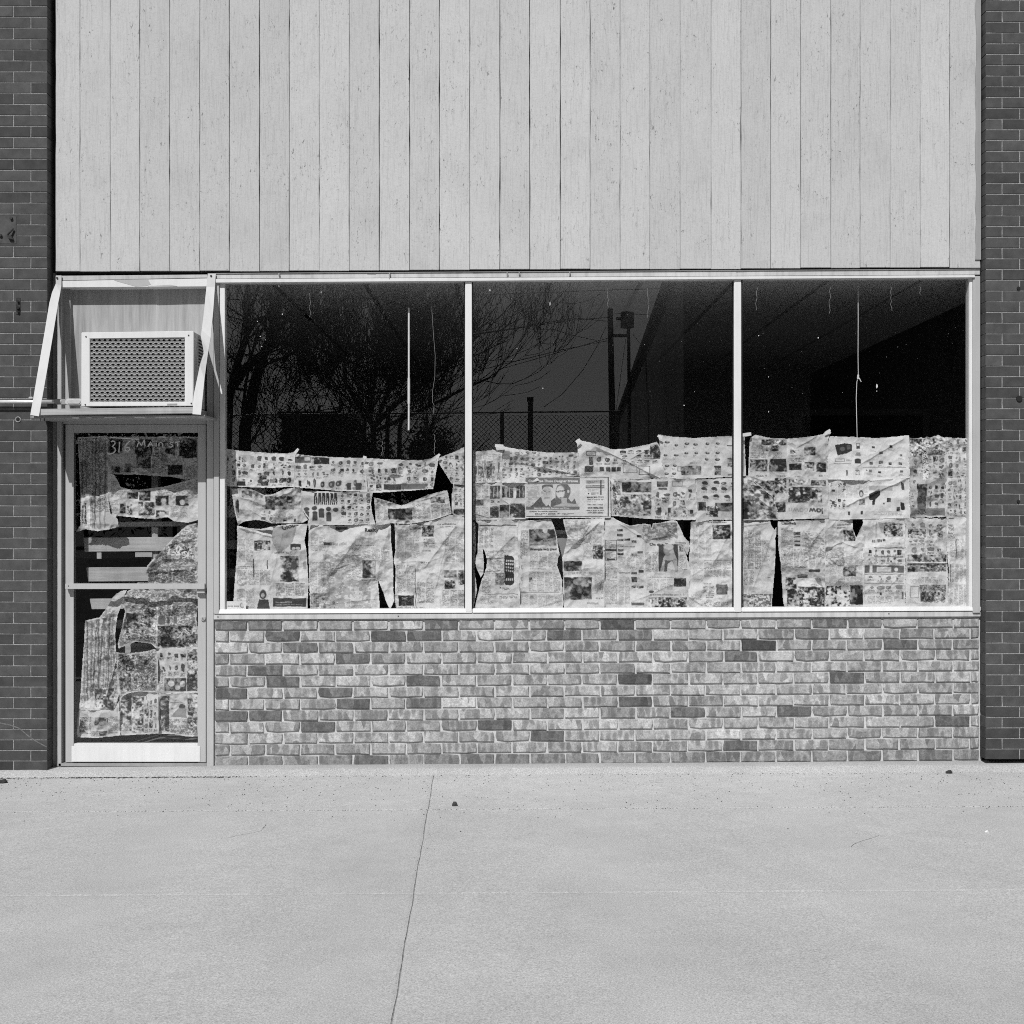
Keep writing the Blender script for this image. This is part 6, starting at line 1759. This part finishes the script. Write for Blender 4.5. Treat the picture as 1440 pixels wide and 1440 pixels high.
def p(k):
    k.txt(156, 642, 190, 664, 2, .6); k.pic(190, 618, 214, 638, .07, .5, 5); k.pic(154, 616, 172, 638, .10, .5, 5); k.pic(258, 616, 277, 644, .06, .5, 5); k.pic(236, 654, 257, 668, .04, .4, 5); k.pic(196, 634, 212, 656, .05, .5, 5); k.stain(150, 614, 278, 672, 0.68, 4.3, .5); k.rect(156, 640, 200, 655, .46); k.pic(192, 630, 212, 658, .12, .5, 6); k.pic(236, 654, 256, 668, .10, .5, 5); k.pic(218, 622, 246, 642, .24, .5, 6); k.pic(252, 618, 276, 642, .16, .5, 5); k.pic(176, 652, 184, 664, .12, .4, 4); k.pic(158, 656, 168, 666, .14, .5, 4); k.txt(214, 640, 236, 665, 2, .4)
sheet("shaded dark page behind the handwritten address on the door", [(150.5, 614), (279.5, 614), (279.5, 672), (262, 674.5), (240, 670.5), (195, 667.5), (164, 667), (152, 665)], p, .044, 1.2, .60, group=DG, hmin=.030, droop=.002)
def p(k):
    k.pic(168, 708, 177, 722, .14, .5, 4); k.box(168, 708, 177, 722, .5, .6); k.pic(178, 710, 186, 724, .26, .5, 4); k.pic(196, 690, 212, 704, .12, .6, 5); k.pic(178, 692, 194, 702, .14, .5, 5); k.pic(219, 697, 237, 711, .16, .6, 5); k.ell(230, 704, 4, 4.6, .5); k.pic(247, 697, 265, 711, .14, .6, 5); k.ell(256, 706, 4, 4, .56); k.pic(219, 718, 237, 732, .2, .6, 5); k.ell(228, 724, 4, 4, .5)
    k.pic(195, 706, 217, 725, .34, .5, 5); k.txt(154, 704, 166, 722, 1, .3); k.txt(240, 712, 264, 728, 2, .3); k.stain(222, 676, 278, 700, 0.68, 3.1, .45); k.txt(156, 676, 172, 700, 1, .35)
sheet("page of small portrait photos in the middle of the upper door glass", [(151, 664), (161, 668), (170, 685), (182, 688), (195, 689), (230, 684.5), (262, 676), (279.5, 671), (279.5, 731), (265, 735), (245, 733), (236, 727), (218, 730), (190, 728), (164, 725), (158, 734), (152, 722)], p, .040, 1.1, .62, group=DG, hmin=.030, droop=.003)
def p(k): k.stain(150, 735, 280, 830, 0.60, 4.3, .44); k.txt(228, 760, 274, 790, 3, .45); k.ell(213, 793, 6, 4, .12, .8); k.line(228, 799, 274, 796, 2, .25, .7); k.txt(212, 802, 274, 820, 4, .5); k.head(232, 786, 270, 2.6, .2); k.pic(236, 768, 272, 786, .38, .5, 4)
sheet("crumpled page bulging at the right of the door above the push bar", [(279.5, 735), (262, 739), (245, 755), (222, 780), (207, 795), (205.5, 806), (209, 812), (208, 819), (194, 819), (191, 824), (279.5, 826)], p, .042, 1.8, .56, group=DG, hmin=.030, folds=((228, 770, 276, 756, .008, 5), (210, 806, 276, 800, .010, 4), (212, 795, 226, 788, .010, 3)), droop=.005)
def p(k): k.stain(165, 826, 280, 912, 0.56, 3.7, .42); k.pic(174, 862, 196, 884, .22, .5, 5); k.ads(176, 884, 220, 908, 5, 3, 1, .1, .3); k.pic(198, 856, 219, 882, .34, .5, 4); k.txt(224, 852, 276, 866, 3, .5); k.pic(222, 880, 276, 910, .26, .55, 5); k.ads(224, 886, 276, 910, 6, 2, .9, .1, .3); k.rect(224, 866, 232, 877, .2); k.rect(234, 867, 238, 876, .16); k.rect(244, 867, 249, 876, .2); k.rect(220, 852, 222, 908, .62, .8)
sheet("heavily crumpled colour page just below the push bar", [(178, 832), (188, 827), (200, 826), (279.5, 826), (279.5, 848), (276, 870), (279.5, 890), (279.5, 911.5), (220, 912), (212, 905), (190, 902.5), (167, 912), (165.5, 905), (171, 884), (176, 859), (171, 850)], p, .040, 1.9, .56, group=DG, hmin=.030, folds=((180, 848, 200, 862, .014, 5), (190, 862, 204, 850, .010, 4), (221, 850, 220, 908, .006, 3), (230, 850, 276, 846, .008, 3)), droop=.005)
def p(k):
    for i in range(11): x = 120 + i * 4; k.line(x + k.r.uniform(-2, 2), 870, x - 4 + k.r.uniform(-3, 3), 990, 1.5, k.r.choice([.16, .2, .3]), .65)
    k.stain(112, 860, 168, 998, 0.68, 3.1, .46); k.ell(148, 884, 3, 4, .2, .8); k.ell(151, 925, 5, 4, .2, .7); k.pic(134, 968, 160, 996, .3, .7, 6); k.poly([(112, 995), (130, 978), (136, 996)], .6, .8)
sheet("tall pleated sheet hanging loose at the left of the lower door glass", [(160, 838), (170, 831), (178, 830), (165, 866), (162, 890), (163, 925), (168, 975), (165, 987), (160, 999), (115, 999), (111.5, 997), (116, 930), (118.5, 900), (119.5, 873), (140, 868), (150, 855)], p, .048, 1.7, .60, group=DG, hmin=.030, folds=((160, 870, 158, 912, .008, 3), (150, 980, 166, 920, .014, 4), (132, 872, 126, 960, .009, 3), (144, 872, 138, 960, .009, 3)), droop=.004)
def p(k): k.stain(163, 915, 223, 980, 0.52, 3.1, .42); k.pic(166, 920, 190, 944, .28, .5, 4); k.txt(192, 922, 218, 946, 2, .5); k.pic(166, 946, 184, 972, .22, .5, 4); k.head(192, 938, 216, 2.4, .14); k.rect(203, 927, 208, 935, .1); k.ads(186, 950, 220, 972, 4, 2, 1, .08, .2)
sheet("dark colour page left of centre in the lower door", [(163.5, 917), (180, 919), (205, 916), (221.5, 911.5), (222.5, 974.5), (195, 972.5), (180, 975), (168.5, 982), (164, 945)], p, .040, 1.4, .54, group=DG, hmin=.030, folds=((200, 935, 219, 916, .006, 4),), droop=.003)
def p(k): k.ads(222, 916, 262, 928, 4, 1, 1, .08, .2); k.rect(232, 932, 262, 950, .5); k.ads(224, 931, 262, 952, 4, 1, 1, .12, .25); k.pic(231, 953, 262, 972, .16, .4, 5); k.ell(241, 961, 4.6, 4.8, .55); k.ell(250, 966, 4, 4, .5); k.ell(257, 962, 4, 4.4, .55); k.rect(231, 952, 262, 953, .65); k.pic(263, 913, 278, 972, .32, .5, 5); k.txt(222, 952, 230, 972, 1, .4)
sheet("page with a dark picture of round plates at the right of the lower door", [(221, 911.5), (279.5, 910), (279.5, 974), (240, 976), (221.5, 975)], p, .041, 1.1, .58, group=DG, hmin=.030)
def p(k): k.pic(169, 978, 185, 1028, .22, .6, 6); k.pic(186, 980, 202, 1030, .38, .5, 6); k.ads(203, 980, 222, 1030, 3, 3, 1, .12, .28); k.ell(174, 1010, 4, 5, .45, .7)
for_x = 0
sheet("page with one dark vertical band at the bottom middle of the door", [(168, 980), (180, 974.5), (195, 973), (222.5, 974.5), (223.5, 1031.5), (195, 1033), (168, 1034.5)], p, .042, 1.3, .56, group=DG, hmin=.030, folds=((221, 976, 222, 1030, .006, 3),))
def p(k):
    k.pic(224, 978, 238, 1028, .28, .5, 6); k.rect(238, 990, 262, 1012, .52); k.poly([(240, 1008), (250, 996), (254, 992), (262, 996), (263, 1010)], .3); k.ell(256, 993, 5, 3, .12); k.pic(264, 976, 278, 1030, .3, .6, 6); k.T("20", 240, 998, 2.6, .15); k.head(239, 987, 262, 1.4, .15); k.stain(223, 1012, 278, 1032, 0.58, 2.5, .4); k.rect(244, 1016, 262, 1020, .58, .7)
sheet("page with a small bird like picture in the lower right door corner", [(222, 975), (240, 976.5), (279.5, 974), (279.5, 1036), (262, 1035.5), (245, 1032.5), (223, 1031.5)], p, .041, 1.3, .56, group=DG, hmin=.030, folds=((228, 978, 226, 1028, .006, 3),))
def p(k): k.txt(113, 1008, 128, 1032, 1, .5); k.txt(152, 1008, 166, 1032, 1, .4); k.pic(112, 1012, 122, 1030, .3, .5, 4); k.pic(133, 1009, 152, 1020, .12, .5, 5); k.pic(128, 1028, 150, 1036, .16, .5, 4); k.rect(124, 1000, 126, 1034, .62, .7); k.rect(128, 1000, 160, 1006, .5)
sheet("wide shallow page in the lower left door corner under the pleated sheet", [(111, 998.5), (160, 999), (167.5, 986), (168.5, 1034), (140, 1037.5), (108.5, 1037), (109, 1010)], p, .040, 1.4, .58, group=DG, hmin=.030, tear=.9)

# ------------------------------------------------------------------ small litter on the pavement
def lump(name, label, cat, px, py, w, h, m, seed, flat=False):
    k = 365.0 / (py - 720) * 0.985
    x = (px - 720) * S * k
    y = -D + D * k
    y = min(y, -0.20)
    r = random.Random(seed)
    vs = []
    n = 9
    for j in range(3):
        for i in range(n):
            a = 2 * math.pi * i / n
            q = (1.0, .95, .55)[j] * r.uniform(.75, 1.1)
            vs.append((x + math.cos(a) * w * q, y + math.sin(a) * w * .7 * q, zg(x) + (0.0, h * .5, h)[j] * (r.uniform(.6, 1.2) if flat else 1)))
    fs = [tuple(range(2 * n, 3 * n))]
    for j in range(2):
        for i in range(n):
            fs.append((j * n + i, j * n + (i + 1) % n, (j + 1) * n + (i + 1) % n, (j + 1) * n + i))
    mb = MB(); mb.add(vs, fs)
    return tag(mb.build(name, m), label, cat, kind="thing")
lump("pebble", "dark stone lying on the pavement right of the long joint", "stone", 639.5, 1129.5, .015, .022, M['stone'], 2)
lump("dead_leaf", "dark dead leaf on the footing near the right pier", "leaf", 1331, 1086, .022, .018, M['leaf'], 3, True)
lump("paper_scrap", "tiny white paper scrap on the pavement at lower right", "paper scrap", 1387.5, 1170.5, .010, .008, M['white'], 4, True)
lump("dry_weed", "dry weed tuft in the crack under the left pier", "weed", 4, 1094, .03, .02, M['leaf'], 5, True)
dirt = MB()
def crumb(x, y, z, s):
    a = rr.uniform(0, 3)
    c_, s_ = math.cos(a) * s, math.sin(a) * s
    dirt.add([(x + c_, y + s_, z), (x - s_, y + c_, z), (x - c_, y - s_, z), (x + s_, y - c_, z), (x, y, z + s * .8)], [(0, 1, 4), (1, 2, 4), (2, 3, 4), (3, 0, 4)])
for k in range(760):                                     # along the foot of the step
    x = rr.choice([rr.gauss(-2.35, .35), rr.gauss(-2.5, .25), rr.uniform(-3.1, 3.1), rr.gauss(-1.9, .2)])
    crumb(x, -0.177 - abs(rr.gauss(0, .013)), zg(x) - .001, rr.uniform(.0018, .0068))
for k in range(330):                                     # drifts of dirt along the step
    x = rr.choice([rr.gauss(-2.52, .10), rr.gauss(-2.33, .06), rr.gauss(-2.10, .13), rr.gauss(-1.80, .10), rr.gauss(-3.0, .1)])
    crumb(x, -0.180 - abs(rr.gauss(0, .011)), zg(x) - .001, rr.uniform(.003, .0095))
for k in range(700):                                     # in the joints
    x = rr.uniform(-3.2, 3.2); crumb(x, -1.13 + .002 + rr.gauss(0, .007), zg(x) - .001, rr.uniform(.001, .0032))
for k in range(1500):                                     # scattered grit
    x = rr.uniform(-3.2, 3.2); y = -0.18 - abs(rr.gauss(0, .5)); crumb(x, y, zg(x), rr.choice([.001, .0014, .002, .0026, .0034, .0046]))
for k in range(200):
    y = rr.uniform(-2.4, -.2); crumb(-0.459 - .0236 * (y + .15) + rr.gauss(0.015, .03), y, zg(-.445), rr.uniform(.0008, .0022))
tag(dirt.build("dirt", M['crumb']), kind="stuff")
